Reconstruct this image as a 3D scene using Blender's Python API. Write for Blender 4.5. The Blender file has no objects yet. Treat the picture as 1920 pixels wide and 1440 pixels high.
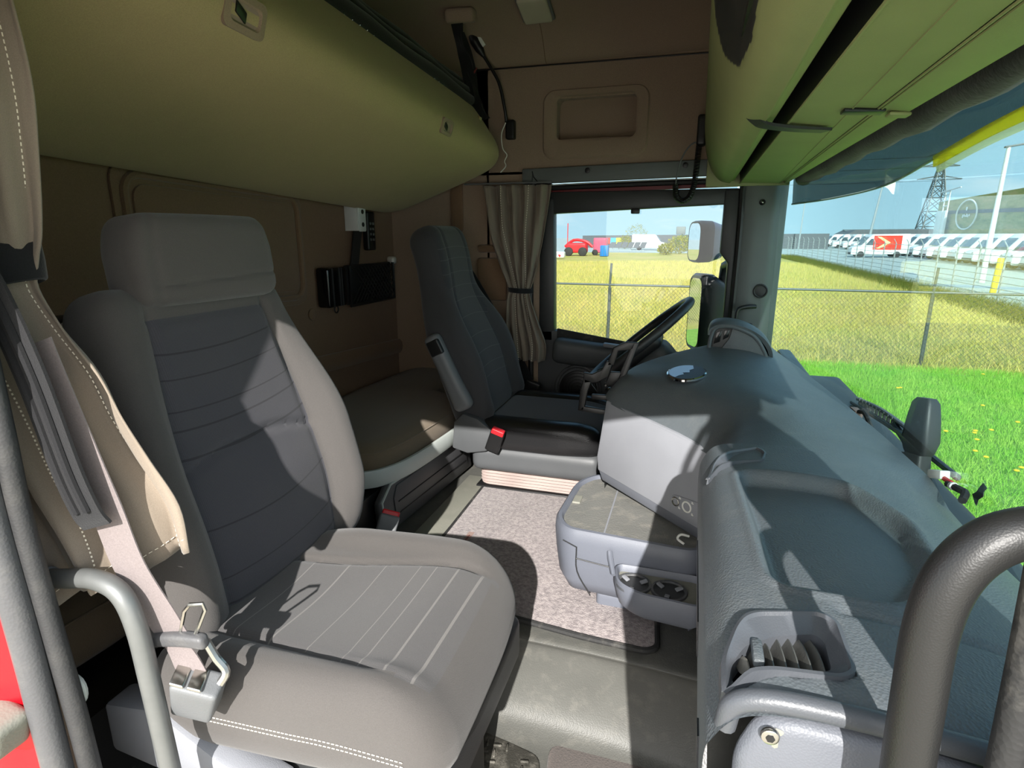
import bpy, bmesh, math, random
import numpy as np
from mathutils import Vector, Matrix, Euler
random.seed(7)
rng = np.random.default_rng(7)
S = bpy.context.scene
COL = S.collection

# ---------------------------------------------------------------- camera, sky, sun, exposure
cam_data = bpy.data.cameras.new('camera')
cam_data.sensor_width = 36.0
cam_data.lens = 1090.0 / 1920.0 * 36.0
cam_data.clip_start = 0.02
cam_data.clip_end = 2000
cam = bpy.data.objects.new('camera', cam_data)
COL.objects.link(cam)
cam.location = (0.0, -1.42, 1.15)
cam.rotation_euler = (math.radians(90 - 14.4), 0, math.radians(17.3))
S.camera = cam

S.view_settings.view_transform = 'Standard'
S.view_settings.look = 'None'
S.view_settings.exposure = 1.25
S.view_settings.gamma = 1.0
S.view_settings.use_curve_mapping = False

W = bpy.data.worlds.new('sky')
S.world = W
W.use_nodes = True
wt = W.node_tree
wt.nodes.clear()
def wn(t, **k):
    n = wt.nodes.new(t)
    for a, b in k.items():
        setattr(n, a, b)
    return n
w_out = wn('ShaderNodeOutputWorld')
w_bg = wn('ShaderNodeBackground')
w_tc = wn('ShaderNodeTexCoord')
w_sep = wn('ShaderNodeSeparateXYZ')
w_ramp = wn('ShaderNodeValToRGB')
w_ramp.color_ramp.elements[0].position = 0.0
w_ramp.color_ramp.elements[0].color = (0.60, 0.86, 1.0, 1)
w_ramp.color_ramp.elements[1].position = 0.55
w_ramp.color_ramp.elements[1].color = (0.25, 0.52, 0.84, 1)
w_map = wn('ShaderNodeMapping')
w_map.inputs['Scale'].default_value = (1.2, 1.2, 5.0)
w_noise = wn('ShaderNodeTexNoise')
w_noise.inputs['Scale'].default_value = 2.6
w_noise.inputs['Detail'].default_value = 7.0
w_noise.inputs['Roughness'].default_value = 0.62
w_cr = wn('ShaderNodeValToRGB')
w_cr.color_ramp.elements[0].position = 0.52
w_cr.color_ramp.elements[0].color = (0, 0, 0, 1)
w_cr.color_ramp.elements[1].position = 0.78
w_cr.color_ramp.elements[1].color = (1, 1, 1, 1)
w_mix = wn('ShaderNodeMixRGB')
w_mix.inputs['Color2'].default_value = (1.05, 1.08, 1.12, 1)
wl = wt.links.new
wl(w_tc.outputs['Generated'], w_sep.inputs[0])
wl(w_sep.outputs['Z'], w_ramp.inputs[0])
wl(w_tc.outputs['Generated'], w_map.inputs[0])
wl(w_map.outputs[0], w_noise.inputs['Vector'])
wl(w_noise.outputs[0], w_cr.inputs[0])
wl(w_cr.outputs[0], w_mix.inputs['Fac'])
wl(w_ramp.outputs[0], w_mix.inputs['Color1'])
# bright haze on the sunny side of the sky (towards -Y)
w_haze = wn('ShaderNodeMapRange')
w_haze.inputs['From Min'].default_value = 0.1
w_haze.inputs['From Max'].default_value = -0.9
w_haze.inputs['To Min'].default_value = 1.0
w_haze.inputs['To Max'].default_value = 1.0
wl(w_sep.outputs['Y'], w_haze.inputs['Value'])
w_haze.inputs['To Min'].default_value = 0.0
w_hmix = wn('ShaderNodeMixRGB')
w_hmix.inputs['Color2'].default_value = (1.62, 1.58, 1.52, 1)
wl(w_haze.outputs[0], w_hmix.inputs['Fac'])
wl(w_mix.outputs[0], w_hmix.inputs['Color1'])
wl(w_hmix.outputs[0], w_bg.inputs['Color'])
w_bg.inputs['Strength'].default_value = 0.76
wl(w_bg.outputs[0], w_out.inputs['Surface'])

sun_d = bpy.data.lights.new('sun', 'SUN')
sun_d.energy = 4.3
sun_d.color = (1.0, 0.965, 0.915)
sun_d.angle = math.radians(0.6)
sun = bpy.data.objects.new('sun', sun_d)
COL.objects.link(sun)
sun.rotation_euler = Vector((-0.22, 1.4, -0.80)).to_track_quat('-Z', 'Y').to_euler()

# ---------------------------------------------------------------- helpers
OFF = {}

def clean(name):
    return name

def tag(o, label=None, cat=None, group=None, kind=None):
    if label: o['label'] = label
    if cat: o['category'] = cat
    if group: o['group'] = group
    if kind: o['kind'] = kind
    return o

def thing(name, label, cat, loc, group=None, kind=None):
    o = bpy.data.objects.new(name, None)
    o.empty_display_size = 0.05
    COL.objects.link(o)
    o.location = loc
    OFF[o.name] = Vector(loc)
    return tag(o, label, cat, group, kind)

def spl(pts, n, closed=False):
    """Catmull-Rom through pts, about n samples per span"""
    P = [Vector(p) for p in pts]
    if len(P) < 3 and not closed:
        return [P[0].lerp(P[-1], i / n) for i in range(n + 1)]
    out = []
    m = len(P)
    spans = m if closed else m - 1
    for i in range(spans):
        if closed:
            a, b, c, d = P[(i - 1) % m], P[i], P[(i + 1) % m], P[(i + 2) % m]
        else:
            b, c = P[i], P[i + 1]
            a = P[i - 1] if i > 0 else b + (b - c)
            d = P[i + 2] if i + 2 < m else c + (c - b)
        for k in range(n):
            t = k / n
            out.append(0.5 * ((2 * b) + (c - a) * t + (2 * a - 5 * b + 4 * c - d) * t * t + (3 * b - a - 3 * c + d) * t ** 3))
    if not closed:
        out.append(P[-1].copy())
    return out

def smooth01(a, b, x):
    t = max(0.0, min(1.0, (x - a) / (b - a)))
    return t * t * (3 - 2 * t)

def seg_dist(p, poly):
    """signed distance (2D) to closed polygon, negative inside"""
    x, y = p
    d = 1e9
    ins = False
    n = len(poly)
    for i in range(n):
        x1, y1 = poly[i]; x2, y2 = poly[(i + 1) % n]
        dx, dy = x2 - x1, y2 - y1
        t = max(0, min(1, ((x - x1) * dx + (y - y1) * dy) / (dx * dx + dy * dy + 1e-12)))
        q = math.hypot(x - x1 - t * dx, y - y1 - t * dy)
        d = min(d, q)
        if (y1 > y) != (y2 > y) and x < (x2 - x1) * (y - y1) / (y2 - y1) + x1:
            ins = not ins
    return -d if ins else d

class MB:
    def __init__(s):
        s.v = []; s.f = []; s.mi = []
    def add(s, vs, fs, m=0):
        b = len(s.v)
        s.v += [Vector(v) for v in vs]
        s.f += [tuple(i + b for i in f) for f in fs]
        s.mi += [m] * len(fs)
        return s
    def bm(s, bm, m=0):
        bm.verts.ensure_lookup_table()
        bm.verts.index_update()
        s.add([v.co.copy() for v in bm.verts], [[v.index for v in f.verts] for f in bm.faces], m)
        bm.free()
        return s
    def box(s, c, size, rot=None, bev=0.0, seg=2, m=0):
        b = bmesh.new()
        bmesh.ops.create_cube(b, size=1.0)
        bmesh.ops.scale(b, vec=size, verts=b.verts)
        if bev > 0:
            bmesh.ops.bevel(b, geom=b.edges[:], offset=min(bev, min(size) * 0.49), segments=seg, profile=0.5, affect='EDGES')
        M = Matrix.Translation(c)
        if rot is not None:
            M = M @ (rot.to_matrix().to_4x4() if isinstance(rot, Euler) else Euler(rot).to_matrix().to_4x4())
        bmesh.ops.transform(b, matrix=M, verts=b.verts)
        return s.bm(b, m)
    def obox(s, o, ax, ay, az, bev=0.0, seg=2, m=0):
        """box from centre o and three full edge vectors"""
        b = bmesh.new()
        bmesh.ops.create_cube(b, size=1.0)
        ax, ay, az = Vector(ax), Vector(ay), Vector(az)
        L = (ax.length, ay.length, az.length)
        bmesh.ops.scale(b, vec=L, verts=b.verts)
        if bev > 0:
            bmesh.ops.bevel(b, geom=b.edges[:], offset=min(bev, min(L) * 0.49), segments=seg, profile=0.5, affect='EDGES')
        x, y, z = ax.normalized(), ay.normalized(), az.normalized()
        M = Matrix(((x.x, y.x, z.x, o[0]), (x.y, y.y, z.y, o[1]), (x.z, y.z, z.z, o[2]), (0, 0, 0, 1)))
        bmesh.ops.transform(b, matrix=M, verts=b.verts)
        if M.to_3x3().determinant() < 0:
            bmesh.ops.reverse_faces(b, faces=b.faces)
        return s.bm(b, m)
    def tube(s, pts, r, n=10, sm=0, closed=False, m=0, caps=True, sq=None):
        P = spl(pts, sm, closed) if sm else [Vector(p) for p in pts]
        N = len(P)
        rr = r if isinstance(r, (list, tuple)) else [r]
        def rad(i):
            if len(rr) == 1: return rr[0]
            u = i / (N - 1) * (len(rr) - 1)
            k = min(int(u), len(rr) - 2)
            return rr[k] + (rr[k + 1] - rr[k]) * (u - k)
        rings = []
        t0 = None; nrm = None
        for i in range(N):
            if closed:
                t = (P[(i + 1) % N] - P[i - 1]).normalized()
            else:
                t = (P[min(i + 1, N - 1)] - P[max(i - 1, 0)]).normalized()
            if nrm is None:
                up = Vector((0, 0, 1)) if abs(t.z) < 0.9 else Vector((1, 0, 0))
                nrm = t.cross(up).normalized()
            else:
                q = t0.rotation_difference(t)
                nrm = (q @ nrm).normalized()
            bn = t.cross(nrm)
            t0 = t
            R = rad(i)
            a2 = sq if sq else 1.0
            rings.append([P[i] + nrm * (R * math.cos(2 * math.pi * k / n)) + bn * (R * a2 * math.sin(2 * math.pi * k / n)) for k in range(n)])
        return s.loft(rings, True, caps and not closed, m, closed)
    def loft(s, rings, ring_closed=True, caps=True, m=0, wrap=False):
        n = len(rings[0]); b = []
        vs = [v for r in rings for v in r]
        fs = []
        R = len(rings)
        for i in range(R if wrap else R - 1):
            for k in range(n if ring_closed else n - 1):
                a = i * n + k; c = i * n + (k + 1) % n
                d = ((i + 1) % R) * n + (k + 1) % n; e = ((i + 1) % R) * n + k
                fs.append((a, c, d, e))
        if caps and ring_closed and not wrap:
            fs.append(tuple(reversed(range(n))))
            fs.append(tuple(range((R - 1) * n, R * n)))
        return s.add(vs, fs, m)
    def grid(s, rows, m=0):
        return s.loft(rows, False, False, m)
    def sheet(s, rows, th, m=0):
        """grid of points given real thickness th along its normals"""
        R, n = len(rows), len(rows[0])
        G = [[Vector(p) for p in r] for r in rows]
        H = []
        for i in range(R):
            hr = []
            for j in range(n):
                du = G[min(i + 1, R - 1)][j] - G[max(i - 1, 0)][j]
                dv = G[i][min(j + 1, n - 1)] - G[i][max(j - 1, 0)]
                nn = du.cross(dv)
                nn = nn.normalized() if nn.length > 1e-12 else Vector((0, 0, 1))
                hr.append(G[i][j] + nn * th)
            H.append(hr)
        vs = [p for r in G for p in r] + [p for r in H for p in r]
        o = R * n
        fs = []
        for i in range(R - 1):
            for j in range(n - 1):
                a, b_, c, d = i * n + j, i * n + j + 1, (i + 1) * n + j + 1, (i + 1) * n + j
                fs.append((d, c, b_, a)); fs.append((a + o, b_ + o, c + o, d + o))
        for j in range(n - 1):
            a, b_ = j, j + 1
            fs.append((a, b_, b_ + o, a + o))
            a, b_ = (R - 1) * n + j, (R - 1) * n + j + 1
            fs.append((b_, a, a + o, b_ + o))
        for i in range(R - 1):
            a, b_ = i * n, (i + 1) * n
            fs.append((b_, a, a + o, b_ + o))
            a, b_ = i * n + n - 1, (i + 1) * n + n - 1
            fs.append((a, b_, b_ + o, a + o))
        return s.add(vs, fs, m)
    def prism(s, poly, o, ex, ey, depth, bev=0.0, seg=2, m=0):
        """polygon (2D) in plane o+ex*u+ey*v, pushed along ex x ey by depth"""
        o, ex, ey = Vector(o), Vector(ex), Vector(ey)
        nz = ex.cross(ey).normalized()
        b = bmesh.new()
        vs = [b.verts.new(o + ex * u + ey * v) for u, v in poly]
        f = b.faces.new(vs)
        r = bmesh.ops.extrude_face_region(b, geom=[f])
        ev = [g for g in r['geom'] if isinstance(g, bmesh.types.BMVert)]
        bmesh.ops.translate(b, vec=nz * depth, verts=ev)
        bmesh.ops.recalc_face_normals(b, faces=b.faces)
        if bev > 0:
            bmesh.ops.bevel(b, geom=b.edges[:], offset=bev, segments=seg, profile=0.5, affect='EDGES')
        return s.bm(b, m)
    def cyl(s, a, b, r, n=20, r2=None, bev=0.0, m=0):
        a, b = Vector(a), Vector(b)
        r2 = r if r2 is None else r2
        if bev > 0:
            d = (b - a).normalized()
            return s.tube([a, a + d * 1e-5, a + d * bev, b - d * bev, b - d * 1e-5, b], [1e-4, max(r - bev, 1e-4), r, r2, max(r2 - bev, 1e-4), 1e-4], n, m=m) if False else s._cylb(a, b, r, r2, n, bev, m)
        return s.tube([a, b], [r, r2], n, m=m)
    def _cylb(s, a, b, r, r2, n, bev, m):
        d = (b - a).normalized()
        up = Vector((0, 0, 1)) if abs(d.z) < 0.9 else Vector((1, 0, 0))
        x = d.cross(up).normalized(); y = d.cross(x)
        def ring(c, R):
            return [c + x * (R * math.cos(2 * math.pi * k / n)) + y * (R * math.sin(2 * math.pi * k / n)) for k in range(n)]
        rings = [ring(a, r - bev), ring(a + d * bev * 0.3, r - bev * 0.3), ring(a + d * bev, r), ring(b - d * bev, r2), ring(b - d * bev * 0.3, r2 - bev * 0.3), ring(b, r2 - bev)]
        return s.loft(rings, True, True, m)
    def ball(s, c, r, n=14, sc=(1, 1, 1), rot=None, m=0):
        b = bmesh.new()
        bmesh.ops.create_uvsphere(b, u_segments=n, v_segments=max(6, n // 2), radius=r)
        bmesh.ops.scale(b, vec=sc, verts=b.verts)
        M = Matrix.Translation(c)
        if rot is not None: M = M @ Euler(rot).to_matrix().to_4x4()
        bmesh.ops.transform(b, matrix=M, verts=b.verts)
        return s.bm(b, m)
    def rblock(s, c, size, r, n=(14, 14, 10), f=None, rot=None, piv=None, m=0):
        """rounded block with a dense skin, f deforms local points before placing"""
        hx = [q / 2 for q in size]
        def samp(h, k):
            inner = h - r
            a = [-h + (r) * (1 - math.cos(math.pi / 2 * i / 4)) for i in range(4)]
            b = [-inner + 2 * inner * i / k for i in range(k + 1)]
            return a + b + [-q for q in reversed(a)]
        xs, ys, zs = samp(hx[0], n[0]), samp(hx[1], n[1]), samp(hx[2], n[2])
        idx = {}; vs = []; fs = []
        def V(i, j, k):
            key = (i, j, k)
            if key not in idx:
                p = Vector((xs[i], ys[j], zs[k]))
                q = Vector((max(-hx[0] + r, min(hx[0] - r, p.x)), max(-hx[1] + r, min(hx[1] - r, p.y)), max(-hx[2] + r, min(hx[2] - r, p.z))))
                d = p - q
                if d.length > 1e-9: p = q + d.normalized() * r
                idx[key] = len(vs); vs.append(p)
            return idx[key]
        A, B, D = len(xs) - 1, len(ys) - 1, len(zs) - 1
        for i in range(A):
            for j in range(B):
                fs.append((V(i, j, 0), V(i, j + 1, 0), V(i + 1, j + 1, 0), V(i + 1, j, 0)))
                fs.append((V(i, j, D), V(i + 1, j, D), V(i + 1, j + 1, D), V(i, j + 1, D)))
            for k in range(D):
                fs.append((V(i, 0, k), V(i + 1, 0, k), V(i + 1, 0, k + 1), V(i, 0, k + 1)))
                fs.append((V(i, B, k), V(i, B, k + 1), V(i + 1, B, k + 1), V(i + 1, B, k)))
        for j in range(B):
            for k in range(D):
                fs.append((V(0, j, k), V(0, j, k + 1), V(0, j + 1, k + 1), V(0, j + 1, k)))
                fs.append((V(A, j, k), V(A, j + 1, k), V(A, j + 1, k + 1), V(A, j, k + 1)))
        if f: vs = [Vector(f(p)) for p in vs]
        M = Matrix.Translation(c)
        if rot is not None: M = M @ Euler(rot).to_matrix().to_4x4()
        return s.add([M @ p for p in vs], fs, m)
    def band(s, loop, h, th, sm=5, tilt=0.0):
        """closed cloth band of height h following a loop"""
        P = spl(loop, sm, True)
        c = sum(P, Vector()) / len(P)
        rings = []
        for p in P:
            o = Vector((p.x - c.x, p.y - c.y, 0)).normalized()
            z = tilt * (p.x - c.x)
            rings.append([p + Vector((0, 0, -h / 2 + z)), p + o * th + Vector((0, 0, -h / 2 * 0.9 + z)), p + o * th * 1.3 + Vector((0, 0, z)), p + o * th + Vector((0, 0, h / 2 * 0.9 + z)), p + Vector((0, 0, h / 2 + z))])
        return s.loft(rings, True, False, 0, True)
    def xf(s, M):
        s.v = [M @ v for v in s.v]
        return s
    def build(s, name, mat, parent=None, label=None, cat=None, group=None, kind=None, ang=40, matf=None, loc=None):
        me = bpy.data.meshes.new(name)
        if parent is not None:
            off = OFF[parent.name]
        elif loc is not None:
            off = Vector(loc)
        else:
            lo = [min(v[i] for v in s.v) for i in range(3)]; hi = [max(v[i] for v in s.v) for i in range(3)]
            off = Vector(((lo[0] + hi[0]) / 2, (lo[1] + hi[1]) / 2, lo[2]))
        me.from_pydata([tuple(v - off) for v in s.v], [], s.f)
        mats = mat if isinstance(mat, (list, tuple)) else [mat]
        for q in mats: me.materials.append(q)
        if matf:
            for p in me.polygons:
                p.material_index = matf(p.center + off)
        elif len(mats) > 1:
            me.polygons.foreach_set('material_index', s.mi)
        me.polygons.foreach_set('use_smooth', [True] * len(me.polygons))
        me.update()
        if ang < 180: me.set_sharp_from_angle(angle=math.radians(ang))
        o = bpy.data.objects.new(name, me)
        COL.objects.link(o)
        if parent is not None:
            o.parent = parent
            OFF[o.name] = off
        else:
            o.location = off
            OFF[o.name] = off
        return tag(o, label, cat, group, kind)

def dup(root, loc, label=None, group=None, rotz=None):
    r = root.copy(); COL.objects.link(r); r.location = loc
    OFF[r.name] = Vector(loc)
    if rotz is not None: r.rotation_euler = (0, 0, rotz)
    if label: r['label'] = label
    if group: r['group'] = group
    for ch in list(root.children):
        c = ch.copy(); COL.objects.link(c); c.parent = r
        for g in list(ch.children):
            d = g.copy(); COL.objects.link(d); d.parent = c
    return r

def ribbon(mb, pts, w, th, dirs, n=6, m=0):
    """strap of width w following pts; dirs = width directions per point"""
    P = spl(pts, n); D = spl(dirs, n)
    rows = [[p - d.normalized() * (w / 2), p - d.normalized() * (w / 6), p + d.normalized() * (w / 6), p + d.normalized() * (w / 2)] for p, d in zip(P, D)]
    return mb.sheet(rows, th, m)

def inset(poly, d):
    out = []
    n = len(poly)
    for i in range(n):
        a = Vector(poly[i - 1]); b = Vector(poly[i]); c = Vector(poly[(i + 1) % n])
        t = (c - a).normalized(); nn = Vector((-t.y, t.x))
        out.append(tuple(b + nn * d))
    return out

def rounded_poly(pts, r, n=5):
    out = []
    m = len(pts)
    for i in range(m):
        a, b, c = Vector(pts[i - 1]), Vector(pts[i]), Vector(pts[(i + 1) % m])
        d1 = (a - b); d2 = (c - b)
        k = min(r, d1.length * 0.45, d2.length * 0.45)
        p1 = b + d1.normalized() * k; p2 = b + d2.normalized() * k
        for q in range(n + 1):
            t = q / n
            out.append(tuple((1 - t) ** 2 * p1 + 2 * t * (1 - t) * b + t * t * p2))
    return out

def rrect(w, h, r, n=6, cx=0, cy=0):
    out = []
    for sx, sy, a0 in ((1, 1, 0), (-1, 1, 90), (-1, -1, 180), (1, -1, 270)):
        for k in range(n + 1):
            a = math.radians(a0 + 90 * k / n)
            out.append((cx + sx * (w / 2 - r) + r * math.cos(a), cy + sy * (h / 2 - r) + r * math.sin(a)))
    return out

# ---------------------------------------------------------------- materials
MATS = {}
def srgb(r, g, b):
    f = lambda c: (c / 255 / 12.92) if c / 255 <= 0.04045 else ((c / 255 + 0.055) / 1.055) ** 2.4
    return (f(r), f(g), f(b), 1)

class NT:
    def __init__(s, name):
        s.m = bpy.data.materials.new(name); s.m.use_nodes = True
        s.t = s.m.node_tree; s.t.nodes.clear()
        s.out = s.n('ShaderNodeOutputMaterial')
        s.tc = None
        MATS[name] = s.m
    def n(s, typ, **k):
        q = s.t.nodes.new(typ)
        for a, b in k.items():
            if a.startswith('i_'):
                q.inputs[a[2:].replace('_', ' ')].default_value = b
            else: setattr(q, a, b)
        return q
    def l(s, a, b): s.t.links.new(a, b)
    def obj(s):
        if s.tc is None: s.tc = s.n('ShaderNodeTexCoord')
        return s.tc.outputs['Object']
    def noise(s, scale, detail=3, rough=0.5, vec=None):
        q = s.n('ShaderNodeTexNoise')
        q.inputs['Scale'].default_value = scale; q.inputs['Detail'].default_value = detail; q.inputs['Roughness'].default_value = rough
        s.l(vec if vec is not None else s.obj(), q.inputs['Vector'])
        return q.outputs[0]
    def ramp(s, fac, stops):
        q = s.n('ShaderNodeValToRGB')
        e = q.color_ramp.elements
        while len(e) < len(stops): e.new(0.5)
        for i, (p, c) in enumerate(stops):
            e[i].position = p; e[i].color = c if len(c) == 4 else (*c, 1)
        s.l(fac, q.inputs[0])
        return q.outputs[0]
    def mix(s, fac, a, b, mode='MIX'):
        q = s.n('ShaderNodeMixRGB', blend_type=mode)
        for k, v in (('Fac', fac), ('Color1', a), ('Color2', b)):
            if hasattr(v, 'is_linked'): s.l(v, q.inputs[k])
            else: q.inputs[k].default_value = v
        return q.outputs[0]
    def math(s, op, a, b=None, c=None):
        q = s.n('ShaderNodeMath', operation=op)
        for i, v in enumerate((a, b, c)):
            if v is None: continue
            if hasattr(v, 'is_linked'): s.l(v, q.inputs[i])
            else: q.inputs[i].default_value = v
        return q.outputs[0]
    def bump(s, h, strength, dist):
        q = s.n('ShaderNodeBump'); q.inputs['Strength'].default_value = strength; q.inputs['Distance'].default_value = dist
        s.l(h, q.inputs['Height'])
        return q.outputs[0]
    def pr(s, color, rough=0.6, metal=0.0, normal=None, spec=0.5, **k):
        q = s.n('ShaderNodeBsdfPrincipled')
        if hasattr(color, 'is_linked'): s.l(color, q.inputs['Base Color'])
        else: q.inputs['Base Color'].default_value = color
        if hasattr(rough, 'is_linked'): s.l(rough, q.inputs['Roughness'])
        else: q.inputs['Roughness'].default_value = rough
        q.inputs['Metallic'].default_value = metal
        q.inputs['Specular IOR Level'].default_value = spec
        for a, b in k.items(): q.inputs[a.replace('_', ' ')].default_value = b
        if normal is not None: s.l(normal, q.inputs['Normal'])
        s.l(q.outputs[0], s.out.inputs['Surface'])
        return q

def sc(c, k): return (min(c[0] * k, 1), min(c[1] * k, 1), min(c[2] * k, 1), 1)

def plastic(name, c, rough=0.5, grain=500, bump=0.25, var=0.12, spec=0.5, dust=0.0):
    t = NT(name)
    n1 = t.noise(9, 4)
    col = t.mix(n1, sc(c, 1 - var), sc(c, 1 + var))
    if dust > 0:
        n2 = t.ramp(t.noise(23, 6, 0.7), [(0.5, (0, 0, 0)), (0.75, (1, 1, 1))])
        f = t.math('MULTIPLY', n2, dust)
        col = t.mix(f, col, (0.30, 0.28, 0.24, 1))
    v = t.n('ShaderNodeTexVoronoi'); v.inputs['Scale'].default_value = grain
    t.l(t.obj(), v.inputs['Vector'])
    t.pr(col, rough, 0, t.bump(v.outputs['Distance'], bump, 0.0012), spec)
    return t.m

def cloth(name, c, scale=700, bump=0.35, var=0.15, rough=0.95, c2=None, sheen=0.2):
    t = NT(name)
    n0 = t.noise(scale, 2, 0.6)
    n1 = t.noise(14, 4)
    col = t.mix(n0, sc(c, 0.72), sc(c, 1.3))
    col = t.mix(t.math('MULTIPLY', n1, 0.35), col, c2 if c2 else sc(c, 0.8))
    t.pr(col, rough, 0, t.bump(n0, bump, 0.0015), 0.2, Sheen_Weight=sheen)
    return t.m

def metal(name, c, rough=0.35, met=1.0):
    t = NT(name)
    n = t.noise(60, 4)
    t.pr(t.mix(n, sc(c, 0.88), sc(c, 1.1)), rough, met)
    return t.m

def flat(name, c, rough=0.6, spec=0.4, var=0.1, scale=12):
    t = NT(name)
    t.pr(t.mix(t.noise(scale, 4), sc(c, 1 - var), sc(c, 1 + var)), rough, 0, None, spec)
    return t.m

def glass(name, tint, rough=0.0, refl=1.0, ior=1.45):
    t = NT(name)
    tr = t.n('ShaderNodeBsdfTransparent'); tr.inputs[0].default_value = (*tint, 1)
    gl = t.n('ShaderNodeBsdfGlossy'); gl.inputs['Roughness'].default_value = rough
    gl.inputs['Color'].default_value = (refl, refl, refl, 1)
    fr = t.n('ShaderNodeFresnel'); fr.inputs['IOR'].default_value = ior
    mx = t.n('ShaderNodeMixShader')
    ge = t.n('ShaderNodeNewGeometry')
    io = t.n('ShaderNodeMapRange'); io.inputs['To Min'].default_value = ior; io.inputs['To Max'].default_value = 1.0 / ior
    t.l(ge.outputs['Backfacing'], io.inputs['Value']); t.l(io.outputs[0], fr.inputs['IOR'])
    t.l(fr.outputs[0], mx.inputs[0]); t.l(tr.outputs[0], mx.inputs[1]); t.l(gl.outputs[0], mx.inputs[2])
    t.l(mx.outputs[0], t.out.inputs['Surface'])
    return t.m

# cab interior colours
M = {}
M['beige_trim'] = cloth('beige_trim', srgb(150, 130, 112), 420, 0.25, rough=0.9, sheen=0.1)
M['bunk_shell'] = cloth('bunk_shell', srgb(174, 155, 118), 500, 0.25, rough=0.85, sheen=0.1)
M['rear_carpet'] = cloth('rear_carpet', srgb(122, 97, 76), 380, 0.4, rough=0.95)
M['seat_bolster'] = cloth('seat_bolster', srgb(82, 79, 77), 900, 0.4)
M['seat_dark'] = cloth('seat_dark', srgb(64, 64, 66), 900, 0.4)
M['mattress_cloth'] = cloth('mattress_cloth', srgb(112, 98, 80), 700, 0.5)
M['curtain_cloth'] = cloth('curtain_cloth', srgb(132, 121, 108), 900, 0.2, rough=0.9)
def carpet(name, a, b, scale):
    t = NT(name)
    n0 = t.noise(scale, 3, 0.7); n1 = t.noise(scale * 3.1, 2, 0.6)
    col = t.ramp(n0, [(0.35, a), (0.62, b)])
    col = t.mix(t.math('MULTIPLY', n1, 0.5), col, sc(a, 0.7))
    t.pr(col, 0.95, 0, t.bump(n1, 0.9, 0.004), 0.1, Sheen_Weight=0.2)
    return t.m
M['mat_carpet'] = carpet('mat_carpet', srgb(134, 125, 126), srgb(186, 175, 173), 95)
M['foot_carpet'] = cloth('foot_carpet', srgb(104, 96, 92), 240, 1.0)
M['net_black'] = cloth('net_black', srgb(26, 26, 26), 300, 0.4)
M['belt_grey'] = cloth('belt_grey', srgb(122, 113, 112), 500, 0.3)
M['belt_dark'] = cloth('belt_dark', srgb(32, 32, 34), 500, 0.3)
M['stitch'] = flat('stitch', srgb(226, 218, 200), 0.8)
M['dash_dark'] = plastic('dash_dark', srgb(84, 90, 94), 0.5, 420, 0.4, dust=0.1)
M['dash_mid'] = plastic('dash_mid', srgb(94, 97, 104), 0.5, 600, 0.2)
M['table_grey'] = plastic('table_grey', srgb(102, 106, 116), 0.5, 600, 0.15)
M['dash_light'] = plastic('dash_light', srgb(136, 138, 144), 0.55, 700, 0.15)
M['plastic_grey'] = plastic('plastic_grey', srgb(104, 106, 108), 0.5, 600, 0.15)
M['plastic_dark'] = plastic('plastic_dark', srgb(46, 47, 48), 0.45, 600, 0.15)
M['plastic_black'] = plastic('plastic_black', srgb(24, 24, 25), 0.4, 600, 0.1)
M['gloss_black'] = plastic('gloss_black', srgb(14, 14, 15), 0.12, 100, 0.0)
M['pillar_grey'] = plastic('pillar_grey', srgb(98, 102, 102), 0.6, 600, 0.15)
M['door_grey'] = plastic('door_grey', srgb(76, 78, 80), 0.5, 600, 0.15)
M['cup_grey'] = plastic('cup_grey', srgb(74, 76, 80), 0.5, 600, 0.15, dust=0.5)
M['rail_grey'] = plastic('rail_grey', srgb(180, 186, 182), 0.4, 300, 0.05)
M['base_grey'] = plastic('base_grey', srgb(76, 76, 78), 0.4, 500, 0.2)
M['floor_vinyl'] = plastic('floor_vinyl', srgb(86, 86, 82), 0.5, 300, 0.3, 0.2, dust=0.22)
M['floor_strip'] = plastic('floor_strip', srgb(128, 128, 118), 0.6, 300, 0.2, dust=0.4)
M['rubber'] = plastic('rubber', srgb(40, 40, 40), 0.75, 300, 0.3, dust=0.3)
M['rubber_mat'] = plastic('rubber_mat', srgb(66, 64, 58), 0.7, 300, 0.3, 0.3, dust=0.8)
M['seal_grey'] = plastic('seal_grey', srgb(82, 82, 84), 0.5, 300, 0.2, dust=0.15)
M['seal_dark'] = plastic('seal_dark', srgb(50, 50, 51), 0.6, 300, 0.2, dust=0.08)
M['bellows'] = plastic('bellows', srgb(168, 152, 146), 0.7, 200, 0.2, 0.3)
M['vinyl_black'] = plastic('vinyl_black', srgb(30, 30, 31), 0.3, 300, 0.2)
M['leather_wheel'] = plastic('leather_wheel', srgb(44, 44, 45), 0.45, 300, 0.2)
M['grab_silver'] = metal('grab_silver', srgb(112, 114, 113), 0.42, 0.4)
M['handle_black'] = plastic('handle_black', srgb(28, 28, 28), 0.45, 900, 0.1)
M['steel'] = metal('steel', srgb(190, 188, 182), 0.25)
M['white_metal'] = flat('white_metal', srgb(214, 216, 214), 0.4)
M['red_paint'] = flat('red_paint', srgb(214, 12, 26), 0.22, 0.6, 0.04)
M['shaded_red'] = flat('shaded_red', srgb(96, 8, 16), 0.4)  # red body paint darkened to stand for shade in the door gap
M['red_button'] = flat('red_button', srgb(206, 36, 44), 0.4)
M['white_plastic'] = flat('white_plastic', srgb(222, 222, 216), 0.5)
M['yellow'] = flat('yellow', srgb(240, 206, 40), 0.4)
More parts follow.
